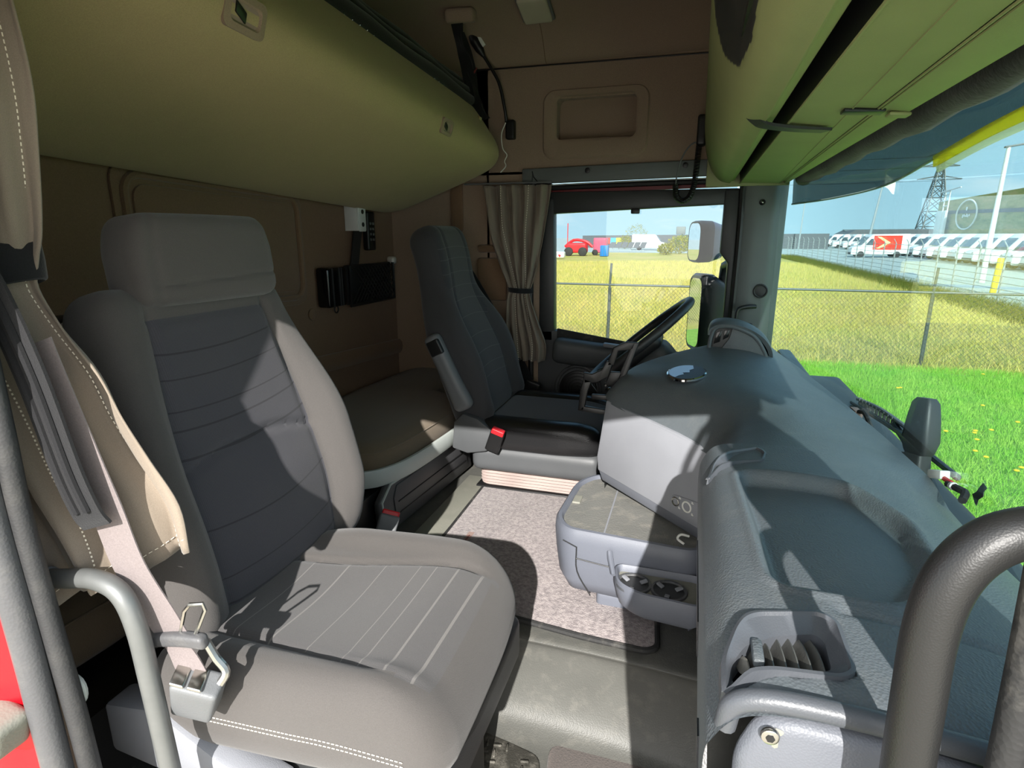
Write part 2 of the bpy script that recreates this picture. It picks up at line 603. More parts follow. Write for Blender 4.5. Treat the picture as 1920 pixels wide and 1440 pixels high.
def lens(name, c, clear=0.55):
    t = NT(name)
    d = t.n('ShaderNodeBsdfDiffuse'); d.inputs[0].default_value = c
    tr = t.n('ShaderNodeBsdfTranslucent'); tr.inputs[0].default_value = c
    m = t.n('ShaderNodeMixShader'); m.inputs[0].default_value = 0.7
    t.l(d.outputs[0], m.inputs[1]); t.l(tr.outputs[0], m.inputs[2])
    tp = t.n('ShaderNodeBsdfTransparent'); tp.inputs[0].default_value = c
    m2 = t.n('ShaderNodeMixShader'); m2.inputs[0].default_value = clear
    t.l(m.outputs[0], m2.inputs[1]); t.l(tp.outputs[0], m2.inputs[2]); t.l(m2.outputs[0], t.out.inputs['Surface'])
    return t.m
M['yellow_lens'] = lens('yellow_lens', (1.0, 0.85, 0.10, 1))
M['pale_lens'] = lens('pale_lens', (0.95, 0.93, 0.72, 1))
M['reflection_blue'] = flat('reflection_blue', srgb(150, 165, 205), 0.06, 0.9, 0.02)  # pale blue of the reflection painted on the oval plate
M['navy'] = flat('navy', srgb(18, 26, 44), 0.3, 0.3, 0.02)
M['chrome'] = metal('chrome', srgb(225, 225, 228), 0.08)
M['clear_plastic'] = flat('clear_plastic', srgb(196, 194, 188), 0.1, 0.8)
M['side_glass'] = glass('side_glass', (0.70, 0.74, 0.74))
M['screen_glass'] = glass('screen_glass', (0.72, 0.82, 0.82))
M['visor_tint'] = glass('visor_tint', (0.30, 0.335, 0.325), 0.05)
M['lamp_glass'] = flat('lamp_glass', srgb(186, 180, 160), 0.2, 0.7)
M['mirror'] = metal('mirror', (0.85, 0.88, 0.88, 1), 0.0)
M['mirror_body'] = flat('mirror_body', srgb(36, 36, 40), 0.4)
M['mirror_cap'] = flat('mirror_cap', srgb(120, 132, 160), 0.35)
M['label_brown'] = flat('label_brown', srgb(150, 128, 120), 0.8)
M['label_red'] = flat('label_red', srgb(110, 44, 40), 0.8)

# ================================================================ CAB SHELL
# ---- floor: raised centre tunnel, near footwell, far footwell
def floor_profile(x):
    # (y, z) across the cab
    return [(-1.10, -0.02), (-0.62, -0.02), (-0.40, -0.01), (-0.33, 0.005), (-0.295, 0.035), (-0.275, 0.10), (-0.268, 0.17), (-0.272, 0.205),
            (-0.29, 0.228), (-0.26, 0.236), (-0.20, 0.238), (0.2, 0.238), (0.60, 0.238), (1.10, 0.238)]
mb = MB()
rows = []
for x in [-1.37, -1.0, -0.7, -0.5, -0.3, -0.1, 0.1, 0.3]:
    pr_ = []
    for y, z in floor_profile(x):
        bulge = 0.0
        if -0.3 < y < -0.25 and z > 0.02: bulge = -0.02 * smooth01(-0.2, 0.2, x)
        pr_.append(Vector((x, y + bulge, z)))
    rows.append(spl(pr_, 4))
mb.grid([list(r) for r in zip(*[spl(q, 3) for q in zip(*rows)])])
mb.build('floor', M['floor_vinyl'], kind='structure', ang=60)
mb = MB(); mb.box((-0.735, 0.18, 0.244), (0.09, 0.70, 0.014), bev=0.005)
mb.build('trim_1', M['floor_strip'], kind='structure')
# bulkhead under the dashboard
mb = MB(); mb.box((0.36, 0.0, 0.33), (0.05, 2.2, 0.75), bev=0.01)
mb.build('wall_front', M['plastic_black'], kind='structure')

# ---- rear wall with embossed panel
mb = MB()
mb.box((-1.385, 0.0, 0.98), (0.03, 2.24, 2.0))
wr = mb.build('wall_rear', M['rear_carpet'], kind='structure')
mb = MB()
mb.prism(rrect(0.72, 0.40, 0.05), (-1.372, 0.06, 1.115), (0, 1, -0.035), (0, 0, 1), 0.012, bev=0.005)
mb.build('wall_panel', M['rear_carpet'], wr)
mb = MB()
mb.prism(rrect(0.62, 0.30, 0.04), (-1.362, 0.06, 1.115), (0, 1, -0.035), (0, 0, 1), 0.010, bev=0.0045)
mb.build('wall_panel', M['rear_carpet'], wr)
mb = MB(); mb.tube([(-1.358, 0.06 + u, 1.115 - 0.035 * u + v) for u, v in rrect(0.66, 0.345, 0.05)], 0.011, 8, closed=True)
mb.build('panel_bead', M['rear_carpet'], wr)
mb = MB(); mb.tube([(-1.362, -1.0, 0.70), (-1.362, 0.4, 0.665), (-1.362, 1.09, 0.625)], 0.022, 10, sq=1.6)
mb.build('ledge_roll', M['rear_carpet'], wr)
mb = MB(); mb.cyl((-1.371, 0.441, 0.859), (-1.363, 0.441, 0.859), 0.022, 20, bev=0.003)
mb.build('blind_cap', M['rear_carpet'], wr)

# ---- left wall: lower rear quarter, upper trim with storage pocket
mb = MB()
mb.box((-1.14, 1.125, 0.95), (0.50, 0.05, 1.90))
mb.box((-0.76, 1.125, 0.68), (0.28, 0.05, 1.46))
X0, X1, Z0, Z1 = -0.592, -0.272, 1.53, 1.685
xa, xb, za, zb = -0.95, 0.33, 1.40, 1.83
for (c0, c1, d0, d1) in ((xa, X0, za, zb), (X1, xb, za, zb), (X0, X1, za, Z0), (X0, X1, Z1, zb)):
    mb.box(((c0 + c1) / 2, 1.115, (d0 + d1) / 2), (c1 - c0, 0.03, d1 - d0))
wl_ = mb.build('wall_left', M['beige_trim'], kind='structure')
mb = MB()
inner = rrect(0.325, 0.165, 0.028, 6, -0.432, 1.6085)
outer = rrect(0.43, 0.265, 0.05, 6, -0.436, 1.586)
n = len(inner)
R0 = [Vector((u, 1.099, v)) for u, v in outer]
R1 = [Vector((u + (a - u) * 0.12, 1.091, v + (b - v) * 0.12)) for (u, v), (a, b) in zip(outer, inner)]
R2 = [Vector((u + (a - u) * 0.85, 1.091, v + (b - v) * 0.85)) for (u, v), (a, b) in zip(outer, inner)]
R3 = [Vector((a, 1.097, b)) for a, b in inner]
R4 = [Vector((a, 1.17, b)) for a, b in inner]
mb.loft([R0, R1, R2, R3, R4], True, False)
mb.add(R4, [tuple(range(n))])
mb.build('storage_pocket', M['beige_trim'], wl_)
# raised ledge and pad on the rear quarter
mb = MB()
mb.box((-0.86, 1.09, 1.09), (0.16, 0.03, 0.035), bev=0.012)
mb.box((-0.875, 1.092, 0.955), (0.14, 0.025, 0.19), bev=0.012)
mb.box((-1.04, 1.095, 1.29), (0.06, 0.02, 0.25), bev=0.01)
mb.build('quarter_pad', M['rear_carpet'], wl_)
# ceiling
mb = MB()
cp = [(1.12, 1.815), (1.085, 1.83), (1.03, 1.90), (0.94, 1.955), (0.8, 1.985), (0.4, 2.01), (0, 2.02), (-0.4, 2.01), (-0.8, 1.985), (-0.94, 1.955), (-1.03, 1.90), (-1.085, 1.83), (-1.12, 1.815)]
prof = spl([(0, a, b) for a, b in cp], 4)
mb.sheet([[Vector((x, p.y, p.z)) for p in prof] for x in (-1.37, -1.0, -0.5, 0.0, 0.45)], -0.02)
ce = mb.build('ceiling', M['beige_trim'], kind='structure', ang=60)
mb = MB()
mb.tube([(-0.64, y, z - 0.001) for _, y, z in [tuple(p) for p in prof if p.y > 0.2]], 0.0015, 6)
mb.build('roof_seam', M['rear_carpet'], ce)
mb = MB(); mb.tube([(-0.95, 1.096, 1.815), (0.0, 1.096, 1.808)], 0.003, 6)
mb.build('trim_2', M['plastic_black'], kind='structure')

# ---- grey screwed strip above the driver's door
mb = MB(); mb.box((-0.355, 1.095, 1.395), (0.76, 0.03, 0.062), rot=(0, -0.018, 0), bev=0.006)
t3 = mb.build('trim_3', M['pillar_grey'], kind='structure')
for x, z in ((-0.455, 1.405), (-0.07, 1.413)):
    mb = MB(); mb.cyl((x, 1.081, z), (x, 1.076, z), 0.011, 14, bev=0.002)
    mb.build('trim_screw', M['plastic_black'], t3)
mb = MB(); mb.box((-0.36, 1.088, 1.355), (0.77, 0.012, 0.008), rot=(0, -0.02, 0), bev=0.002)
mb.build('trim_4', M['white_metal'], kind='structure')
mb = MB(); mb.box((-0.26, 1.125, 1.336), (0.82, 0.03, 0.022), rot=(0, -0.02, 0))
mb.box((0.135, 1.13, 0.95), (0.012, 0.02, 0.72))
mb.build('trim_5', M['shaded_red'], kind='structure')

# ---- driver's door
dr = thing('door_1', None, None, (-0.25, 1.14, 0.24), kind='structure')
def slab(poly, y0, th, bev=0.0):
    m = MB(); m.prism(poly, (0, y0, 0), (1, 0, 0), (0, 0, 1), -th if False else th, bev); return m
def prism_xz(poly, y_front, depth, bev=0.006):
    """polygon in x,z, front face at y_front (towards -Y), going back by depth"""
    m = MB(); m.prism(poly, (0, y_front + depth, 0), (1, 0, 0), (0, 0, 1), depth, bev); return m
# window frame: four bars
m = prism_xz([(-0.64, 1.235), (0.14, 1.268), (0.14, 1.325), (-0.64, 1.325)], 1.10, 0.05)
m2 = prism_xz([(-0.66, 0.68), (-0.585, 0.68), (-0.597, 1.30), (-0.66, 1.30)], 1.095, 0.06, 0.012)
m3 = prism_xz([(0.118, 0.60), (0.145, 0.60), (0.145, 1.32), (0.085, 1.32), (0.085, 1.08), (0.118, 1.04)], 1.095, 0.06)
m.add(m2.v, m2.f); m.add(m3.v, m3.f)
m.build('window_frame', M['plastic_dark'], dr)
m = prism_xz([(-0.66, 0.24), (0.145, 0.24), (0.145, 0.62), (-0.58, 0.735), (-0.66, 0.735)], 1.095, 0.06)
m.build('door_panel', M['door_grey'], dr)
mb = MB()
for k in range(7):
    mb.tube([(-0.57, 1.085 - k * 0.0, 0.742 - 0.006 * k + 0.0), (0.05, 1.085, 0.652 - 0.006 * k)], 0.0028, 6)
mb.obox((-0.26, 1.088, 0.68), (0.62, 0, -0.09), (0, 0.012, 0), (0, 0, 0.045), 0.003)
mb.build('sill_gaiter', M['rubber'], dr)
mb = MB()
mb.rblock((0, 0, 0), (0.44, 0.075, 0.115), 0.03, (20, 6, 8), lambda p: (p.x, p.y - 0.012 * math.sin((p.z + 0.05) * 25), p.z))
mb.xf(Matrix.Translation((-0.36, 1.065, 0.638)) @ Euler((0, 0.09, 0)).to_matrix().to_4x4())
mb.build('armrest', M['door_grey'], dr)
mb = MB(); mb.obox((-0.29, 1.03, 0.69), (0.13, 0, -0.012), (0, 0.03, 0.0), (0.0, 0, 0.018), 0.006)
mb.build('handle_plate', M['dash_light'], dr)
mb = MB()
mb.tube([(-0.47 + 0.105 * math.cos(a) * 0.95, 1.09, 0.475 + 0.105 * math.sin(a)) for a in [2 * math.pi * k / 40 for k in range(40)]], 0.008, 8, closed=True)
mb.build('speaker_ring', M['door_grey'], dr)
mb = MB()
mb.cyl((-0.47, 1.094, 0.475), (-0.47, 1.086, 0.475), 0.085, 40, bev=0.004)
for k in range(1, 6):
    mb.tube([(-0.47 + 0.015 * k * math.cos(a), 1.085, 0.475 + 0.015 * k * math.sin(a)) for a in [2 * math.pi * q / 32 for q in range(32)]], 0.0018, 5, closed=True)
mb.build('speaker_grille', M['plastic_black'], dr)
mb = MB(); mb.box((-0.255, 1.093, 1.243), (0.035, 0.02, 0.02), bev=0.004)
mb.build('blind_clip', M['plastic_black'], dr)
mb = MB(); mb.box((-0.25, 1.128, 0.98), (0.76, 0.005, 0.74))
mb.build('window_1', M['side_glass'], kind='structure')

# dark door surround between the door and the cab trim
mb = MB()
mb.box((-0.69, 1.118, 0.86), (0.055, 0.035, 1.0), bev=0.008)
mb.tube([(-0.69, 1.092, 0.30), (-0.69, 1.092, 1.33), (-0.60, 1.092, 1.343), (0.10, 1.092, 1.352), (0.148, 1.092, 1.31), (0.15, 1.092, 0.60)], 0.013, 8, sm=5)
mb.build('door_surround_seal', M['plastic_black'], kind='structure').name = 'trim_6'

# ---- left A pillar
def plan_post(name, poly, z0, z1, mat, lean=(0, 0), bev=0.012, kind='structure'):
    m = MB()
    m.prism(poly, (0, 0, z0), (1, 0, 0), (0, 1, 0), z1 - z0, bev)
    if lean != (0, 0):
        m.v = [Vector((v.x + lean[0] * (v.z - z0), v.y + lean[1] * (v.z - z0), v.z)) for v in m.v]
    return m.build(name, mat, kind=kind)
tp = plan_post('trim_7', [(0.152, 1.15), (0.152, 1.085), (0.20, 1.075), (0.265, 1.088), (0.285, 1.11), (0.318, 1.135), (0.318, 1.16)], 0.60, 1.36, M['pillar_grey'])
mb = MB()
mb.tube([(0.248 + 0.024 * math.cos(a), 1.078, 0.935 + 0.024 * math.sin(a)) for a in [2 * math.pi * k / 28 for k in range(28)]], 0.004, 8, closed=True)
mb.cyl((0.248, 1.085, 0.935), (0.248, 1.077, 0.935), 0.021, 24, bev=0.002)
mb.build('tweeter', M['plastic_dark'], tp)
for z in (1.27, 0.796):
    mb = MB()
    mb.tube([(0.222 + 0.009 * math.cos(a), 1.076, z + 0.009 * math.sin(a)) for a in [2 * math.pi * k / 16 for k in range(16)]], 0.003, 6, closed=True)
    mb.build('screw_ring', M['plastic_black'], tp)
    mb = MB(); mb.ball((0.222, 1.078, z), 0.006, 10)
    mb.build('screw_head', M['steel'], tp)

# ---- windscreen
def wsx(y, z):
    a = (abs(y) / 1.12)
    return 0.435 - 0.135 * a ** 2.6 - 0.02 * (z - 0.7)
mb = MB()
mb.sheet([[Vector((wsx(y, z), y, z)) for y in [-1.12 + 2.24 * k / 40 for k in range(41)]] for z in (0.66, 0.9, 1.2, 1.52)], 0.005)
mb.build('window_2', M['screen_glass'], kind='structure', ang=60)
mb = MB()
mb.tube([(wsx(y, 0.665) - 0.004, y, 0.665) for y in [-1.1 + 2.2 * k / 30 for k in range(31)]], 0.014, 8)
mb.build('trim_8', M['rubber'], kind='structure')

mb = MB(); mb.box((0.365, 0, 1.46), (0.115, 2.1, 0.13)); mb.box((0.43, 0, 1.76), (0.04, 2.2, 0.52))
mb.build('wall_header', M['plastic_black'], kind='structure')
# ---- near side of the cab round the open door
mb = MB()
mb.box((-0.53, -1.10, 1.68), (1.72, 0.14, 0.60), bev=0.01)
mb.prism([(-1.38, 0.0), (-0.735, 0.0), (-0.735, 1.60), (-1.38, 1.60)], (0, -0.992, 0), (1, 0, 0), (0, 0, 1), 0.028)
mb.build('wall_right', M['beige_trim'], kind='structure')
mb = MB()
mb.prism([(0.195, 0.55), (0.190, 0.85), (0.185, 1.00), (0.178, 1.18), (0.21, 1.28), (0.228, 1.34), (0.22, 1.46), (0.31, 1.46), (0.31, 0.55)], (0, -1.09, 0), (1, 0, 0), (0, 0, 1), 0.055, bev=0.010)
t9 = mb.build('trim_9', M['pillar_grey'], kind='structure')
mb = MB(); mb.tube([(0.186, -1.098, 0.55), (0.181, -1.098, 0.85), (0.176, -1.098, 1.00), (0.169, -1.098, 1.18), (0.20, -1.098, 1.285), (0.228, -1.098, 1.345), (0.24, -1.098, 1.54)], 0.009, 10, sm=4)
mb.build('door_seal', M['rubber'], t9)
# rear door post with its rubber seals and the red body outside it
bp = thing('trim_10', None, None, (-0.72, -1.03, 0.0), kind='structure')
mb = MB(); mb.tube([(-0.672, -1.015, -0.05), (-0.683, -1.015, 0.50), (-0.695, -1.015, 0.69), (-0.705, -1.015, 0.85), (-0.703, -1.015, 1.0), (-0.705, -1.015, 1.60)], 0.0115, 12, sm=4)
mb.build('inner_seal', M['seal_dark'], bp)
mb = MB(); mb.tube([(-0.700, -1.035, -0.05), (-0.708, -1.035, 0.50), (-0.711, -1.035, 0.69), (-0.719, -1.035, 0.85), (-0.719, -1.035, 1.0), (-0.72, -1.035, 1.60)], 0.0155, 12, sm=4)
mb.build('outer_seal', M['seal_grey'], bp)
mb = MB()
mb.grid([spl([(-0.718, -1.028, z), (-0.742, -1.042, z), (-0.80, -1.058 - 0.01 * math.sin(z * 3), z), (-0.95, -1.072, z), (-1.38, -1.078, z)], 4) for z in [-0.6 + 0.1 * k for k in range(23)]])
mb.build('body_side', M['red_paint'], bp)
mb = MB(); mb.box((-0.30, -1.12, -0.06), (0.72, 0.10, 0.08), bev=0.01)
mb.build('trim_11', M['seal_grey'], kind='structure')
# pale latch block screwed to the red body
mb = MB()
mb.rblock((-0.752, -1.062, 0.585), (0.058, 0.046, 0.050), 0.010, (6, 6, 6), rot=(0, 0.3, 0))
mb.build('latch_striker', M['floor_strip'], bp)

# ================================================================ OVERHEAD LOCKER above the windscreen
oh = thing('overhead_locker', 'green-lit overhead storage locker above the windscreen with pull scoop', 'locker', (0.15, 0.0, 1.335))
prof = [(0.012, 1.93), (0.0, 1.80), (-0.004, 1.62), (-0.002, 1.53), (0.010, 1.455), (0.032, 1.395), (0.064, 1.358), (0.098, 1.346)]
pp = spl([(x, 0, z) for x, z in prof], 20)
SCOOP = [(-0.95, 0.36), (-0.95, 0.74), (-0.60, 0.785), (-0.46, 0.76), (-0.38, 0.66), (-0.335, 0.50), (-0.36, 0.36)]
def s_of_z(z):
    for i in range(len(pp) - 1):
        if pp[i].z >= z >= pp[i + 1].z: return i / (len(pp) - 1)
    return 1.0
def scoop(y, s):
    # s = 0 at the top of the door .. 1 at its lower lip
    return smooth01(-0.02, 0.10, -seg_dist((y, s), SCOOP))
rows = []
NY = 260
for j in range(NY + 1):
    y = -1.09 + 2.175 * j / NY
    r = []
    for i, p in enumerate(pp):
        s = i / (len(pp) - 1)
        k = scoop(y, s)
        q_ = smooth01(0.3, 0.7, s); nx, nz = 1.0 - 0.25 * q_, 0.66 * q_
        r.append(Vector((p.x + nx * 0.022 * k, y, p.z + nz * 0.022 * k)))
    rows.append(r)
mb = MB(); mb.sheet(rows, 0.006)
npp = len(pp)
for i in range(NY):
    for j in range(npp - 1):
        if seg_dist((-1.09 + 2.175 * (i + 0.5) / NY, (j + 0.5) / (npp - 1)), SCOOP) < 0.0:
            mb.mi[2 * (i * (npp - 1) + j)] = 1; mb.mi[2 * (i * (npp - 1) + j) + 1] = 1
lock_mat = plastic('locker_green', srgb(138, 142, 95), 0.55, 700, 0.12)
M['locker'] = lock_mat
mb.build('locker_door', [lock_mat, M['plastic_dark']], oh, ang=180)
# groove between the door and the underside
mb = MB()
mb.grid([[Vector((x, y, z)) for x, z in ((0.113, 1.350), (0.115, 1.354), (0.116, 1.385), (0.128, 1.388), (0.1345, 1.352), (0.136, 1.3405))] for y in (-1.09, 1.085)])
mb.build('groove', M['plastic_black'], oh)
mb = MB()
mb.tube([(0.0985, -1.09, 1.3455), (0.0985, 1.085, 1.3455)], 0.0022, 6)
mb.tube([(0.1355, -1.09, 1.3395), (0.1355, 1.085, 1.3395)], 0.0022, 6)
mb.grid([[Vector((x, y, z)) for x, z in ((0.0975, 1.3462), (0.1005, 1.3485), (0.1135, 1.3505))] for y in (-1.09, 1.085)])
mb.build('groove_edging', lock_mat, oh)
# underside, split at the seam line and the double rail
def seam_x(y): return 0.19 + (y + 0.785) * 0.0455
def rail_x(y): return 0.236 + (y + 0.77) * 0.0225
ys = [-1.09 + 2.175 * k / 12 for k in range(13)]
mb = MB(); mb.sheet([[Vector((0.136, y, 1.3405)), Vector((seam_x(y) - 0.001, y, 1.337))] for y in ys], -0.012)
mb.build('underside_panel', lock_mat, oh)
ys2 = [-1.09 + 2.0 * k / 12 for k in range(13)]
mb = MB(); mb.sheet([[Vector((seam_x(y) + 0.001, y, 1.3385)), Vector((max(rail_x(y), seam_x(y) + 0.004) - 0.001, y, 1.3375))] for y in ys], -0.012)
mb.build('underside_panel', lock_mat, oh)
mb = MB(); mb.sheet([[Vector((max(rail_x(y), seam_x(y) + 0.004) + 0.010, y, 1.3375)), Vector((0.296, y, 1.3345)), Vector((0.302, y, 1.338)), Vector((0.305, y, 1.36))] for y in ys], -0.01)
mb.build('front_panel', lock_mat, oh)
mb = MB(); mb.tube([(seam_x(-1.09), -1.09, 1.3370), (seam_x(1.085), 1.085, 1.3370)], 0.0014, 6)
mb.build('seam_edging', lock_mat, oh)
mb = MB()
mb.obox(((rail_x(-1.09) + rail_x(0.95)) / 2 + 0.0045, -0.07, 1.345), (rail_x(0.95) - rail_x(-1.09), 2.04, 0), (0.018, 0, 0), (0, 0, 0.006))
mb.build('rail_channel', M['plastic_black'], oh)
mb = MB()
mb.tube([(rail_x(-1.09) + 0.002, -1.09, 1.337), (rail_x(0.95) + 0.002, 0.95, 1.337)], 0.0018, 6)
mb.tube([(rail_x(-1.09) + 0.0075, -1.09, 1.337), (rail_x(0.95) + 0.0075, 0.95, 1.337)], 0.0018, 6)
mb.build('curtain_rail', lock_mat, oh)
mb = MB()
ribbon(mb, [(0.072, -0.243, 1.356), (0.085, -0.238, 1.345), (0.10, -0.230, 1.339), (0.15, -0.205, 1.335), (0.205, -0.176, 1.3345)], 0.030, -0.005, [(-0.45, 0.89, 0)] * 5, 6)
mb.build('pull_strap', M['plastic_dark'], oh)
mb = MB(); mb.obox((0.229, -0.322, 1.3355), (0.062, 0.022, 0), (0.0, 0.032, 0), (0, 0, 0.006), 0.002)
mb.build('latch_slot', M['plastic_black'], oh)
mb = MB(); mb.obox((0.284, -0.298, 1.332), (0.034, 0.012, 0), (0.0, 0.028, 0), (0, 0, 0.006), 0.004)
mb.build('latch_tab', lock_mat, oh)
mb = MB(); mb.box((0.16, 1.08, 1.45), (0.30, 0.012, 0.24), bev=0.004)
mb.build('end_panel', lock_mat, oh)
mb = MB(); mb.box((0.17, 0, 1.65), (0.27, 2.14, 0.48))
mb.build('locker_body', M['plastic_black'], oh)

# ---- rolled dark sun blind behind the top of the glass
mb = MB()
Pb = [(0.345, y, 1.350 + 0.002 * math.sin(y * 9)) for y in [-1.0 + 2.0 * k / 30 for k in range(31)]]
mb.tube(Pb, [0.028 + 0.003 * math.sin(k * 1.7) for k in range(31)], 12)
sb = mb.build('sun_blind', cloth('blind_cloth', srgb(30, 31, 26), 90, 0.8), label='dark crumpled roller sun blind along the top of the windscreen', cat='sun blind', ang=60)
# ---- tinted outside visor beyond the glass, with yellow marker strip
lower = [(0.328, 1.09, 1.262), (0.41, 0.80, 1.266), (0.50, 0.58, 1.288), (0.555, 0.38, 1.338), (0.585, 0.03, 1.392), (0.59, -0.45, 1.405), (0.56, -1.0, 1.38)]
lw = spl(lower, 6)
vis = thing('sun_visor', 'tinted outside sun visor curving above the windscreen', 'visor', (0.55, 0, 1.36))
mb = MB(); mb.sheet([lw, [Vector((p.x - 0.005, p.y, p.z + 0.09)) for p in lw], [Vector((p.x - 0.018, p.y, p.z + 0.18)) for p in lw]], 0.006)
mb.build('visor_panel', M['visor_tint'], vis, ang=60)
mb = MB(); mb.tube(lw, 0.0035, 6); mb.build('visor_lip', M['rail_grey'], vis)
seg = spl([(0.556, 0.38, 1.316), (0.578, 0.10, 1.356), (0.588, -0.3, 1.378)], 8)
mb = MB(); mb.sheet([[p + Vector((0.0, 0, 0.0)) for p in seg], [p + Vector((-0.004, 0, 0.026)) for p in seg]], -0.006)
mb.build('marker_strip', M['yellow_lens'], vis)
seg2 = spl([(0.56, 0.36, 1.302), (0.580, 0.10, 1.340), (0.588, -0.3, 1.360)], 8)
mb = MB(); mb.sheet([seg2, [p + Vector((-0.004, 0, 0.014)) for p in seg2]], -0.006); mb.build('clear_strip', M['pale_lens'], vis)

# ================================================================ UPPER BUNK
bunk = thing('upper_bunk', 'beige upholstered upper bunk folded up against the rear wall', 'bunk', (-1.1, 0.0, 1.25))
bp_ = [(-1.345, 1.36), (-1.335, 1.255), (-1.29, 1.243), (-1.15, 1.290), (-1.0, 1.345), (-0.90, 1.383), (-0.83, 1.418), (-0.797, 1.462), (-0.805, 1.51), (-0.845, 1.572), (-0.885, 1.628), (-0.905, 1.645), (-0.96, 1.64), (-1.15, 1.56), (-1.33, 1.48)]
base = spl([(x, 0, z) for x, z in bp_], 5, closed=True)
cx_, cz_ = -1.07, 1.44
rings = []
ysb = [-1.08, -1.07, -1.0, -0.7, -0.3, 0.1, 0.5, 0.8, 0.93, 0.975, 1.005, 1.022, 1.03]
shr = [0.90, 1.0, 1.0, 1.0, 1.0, 1.0, 1.0, 1.0, 0.995, 0.975, 0.94, 0.88, 0.80]
for y, k in zip(ysb, shr):
    rings.append([Vector((cx_ + (p.x - cx_) * k, y, cz_ + (p.z - cz_) * k + 0.048 * (1.0 - y))) for p in base])
mb = MB(); mb.loft(rings)
mb.build('bunk_base', M['bunk_shell'], bunk, ang=60)
def bunk_pt(y, u):
    """point on the front face of the bunk: u 0 at the lower round .. 1 at the top edge"""
    a = Vector((-0.801, y, 1.475)); b = Vector((-0.886, y, 1.627))
    p = a.lerp(b, u); p.z += 0.048 * (1 - y)
    return p
fx = Vector((0, 1, -0.048)).normalized(); fy = Vector((-0.085, 0, 0.152)).normalized(); fn = fx.cross(fy)
if fn.x < 0: fn = -fn
fx = Vector((0, 1, -0.048)).normalized(); fy = Vector((0.32, 0, 0.95)).normalized(); fn = fx.cross(fy)
for c, w, h in ((Vector((-0.800, -0.45, 1.529)), 0.100, 0.062), (Vector((-0.799, 0.44, 1.485)), 0.085, 0.048)):
    mb = MB()
    ro = rrect(w, h, 0.014); ri = rrect(w * 0.74, h * 0.62, 0.010); rii = rrect(w * 0.66, h * 0.5, 0.008)
    ring = lambda poly, d: [c + fx * u + fy * v + fn * d for u, v in poly]
    mb.loft([ring(ro, -0.012), ring(ro, 0.004), ring(ri, 0.006), ring(rii, 0.0008)], True, False)
    fr_ = mb.build('latch_frame', M['beige_trim'], bunk)
    mb = MB(); mb.add(ring(rii, 0.0012), [tuple(range(len(rii)))])
    mb.build('latch_pocket', M['label_brown'], fr_)
    mb = MB(); mb.obox(c + fn * 0.003 - fx * w * 0.12, fx * w * 0.26 - fy * h * 0.2, fy * h * 0.30, fn * 0.005, 0.002)
    mb.build('latch_lever', M['plastic_black'], fr_)
mb = MB(); mb.obox(bunk_pt(0.90, 0.72) + fn * 0.006, fx * 0.026, fy * 0.022, fn * 0.010, 0.003)
mb.build('belt_stop', M['bunk_shell'], bunk)

# ---- black safety net strung along the bunk's top edge
net = thing('safety_net', 'black safety net with thin wire loops along the upper bunk edge', 'net', (-0.90, 0.0, 1.66))
mb = MB()
for k, (o, z, r) in enumerate(((-0.903, 0.018, 0.021), (-0.925, 0.048, 0.024), (-0.95, 0.080, 0.022))):
    mb.tube([(o, y, 1.645 + z + 0.048 * (1 - y) + 0.004 * math.sin(y * 13 + k)) for y in [-1.05 + 0.1 * q for q in range(20)] + [0.92]], r, 10)
mb.build('netting', M['net_black'], net)
mb = MB()
y = -1.0
while y < 0.90:
    c = Vector((-0.898, y, 1.648 + 0.048 * (1 - y)))
    pts = [c + Vector((-0.022 + 0.028 * math.cos(a), 0.012 * math.sin(a * 0.5), 0.016 + 0.028 * math.sin(a))) for a in [math.radians(q) for q in range(-70, 91, 20)]]
    mb.tube(pts, 0.0011, 5)
    y += 0.036
mb.build('wire_loops', M['steel'], net)

# ---- strap from the roof anchor
st = thing('retaining_strap', 'twisted black strap hanging from the beige roof anchor to the bunk', 'strap', (-0.93, 0.92, 1.60))
mb = MB()
ribbon(mb, [(-0.935, 0.88, 1.935), (-0.93, 0.90, 1.86), (-0.915, 0.915, 1.80), (-0.905, 0.93, 1.72), (-0.885, 0.955, 1.64), (-0.86, 0.97, 1.60)], 0.048, 0.005,
       [(1, 0, 0), (0.8, -0.6, 0), (1, 0.1, 0), (0.7, 0.7, 0), (1, 0, 0), (1, 0, 0.2)])
ribbon(mb, [(-0.925, 0.89, 1.90), (-0.90, 0.92, 1.80), (-0.89, 0.945, 1.70), (-0.875, 0.965, 1.63)], 0.035, 0.004, [(0.4, 1, 0), (1, 0.3, 0), (0.3, 1, 0), (1, 0, 0)])
mb.build('webbing', M['net_black'], st)
mb = MB(); mb.box((-0.888, 0.93, 1.775), (0.018, 0.004, 0.022), rot=(0, 0.5, 0.2)); mb.build('care_label', M['label_red'], st)
mb = MB()
mb.rblock((-0.92, 0.885, 1.952), (0.115, 0.06, 0.05), 0.015, (8, 6, 6), rot=(0.25, 0, 0.1))
an = mb.build('strap_anchor', M['beige_trim'], label='beige moulded strap anchor on the roof lining', cat='anchor')
# ---- ceiling lamp
cl = thing('ceiling_lamp', 'clear ceiling lamp set in the beige roof lining', 'lamp', (-0.635, 0.90, 1.945))
mb = MB(); mb.rblock((-0.635, 0.90, 1.948), (0.11, 0.13, 0.024), 0.009, (6, 8, 4), rot=(-0.3, 0, 0)); mb.build('lamp_lens', M['lamp_glass'], cl)
mb = MB(); mb.rblock((-0.635, 0.90, 1.957), (0.125, 0.145, 0.016), 0.006, (6, 8, 4), rot=(-0.3, 0, 0)); mb.build('lamp_bezel', M['plastic_grey'], cl)
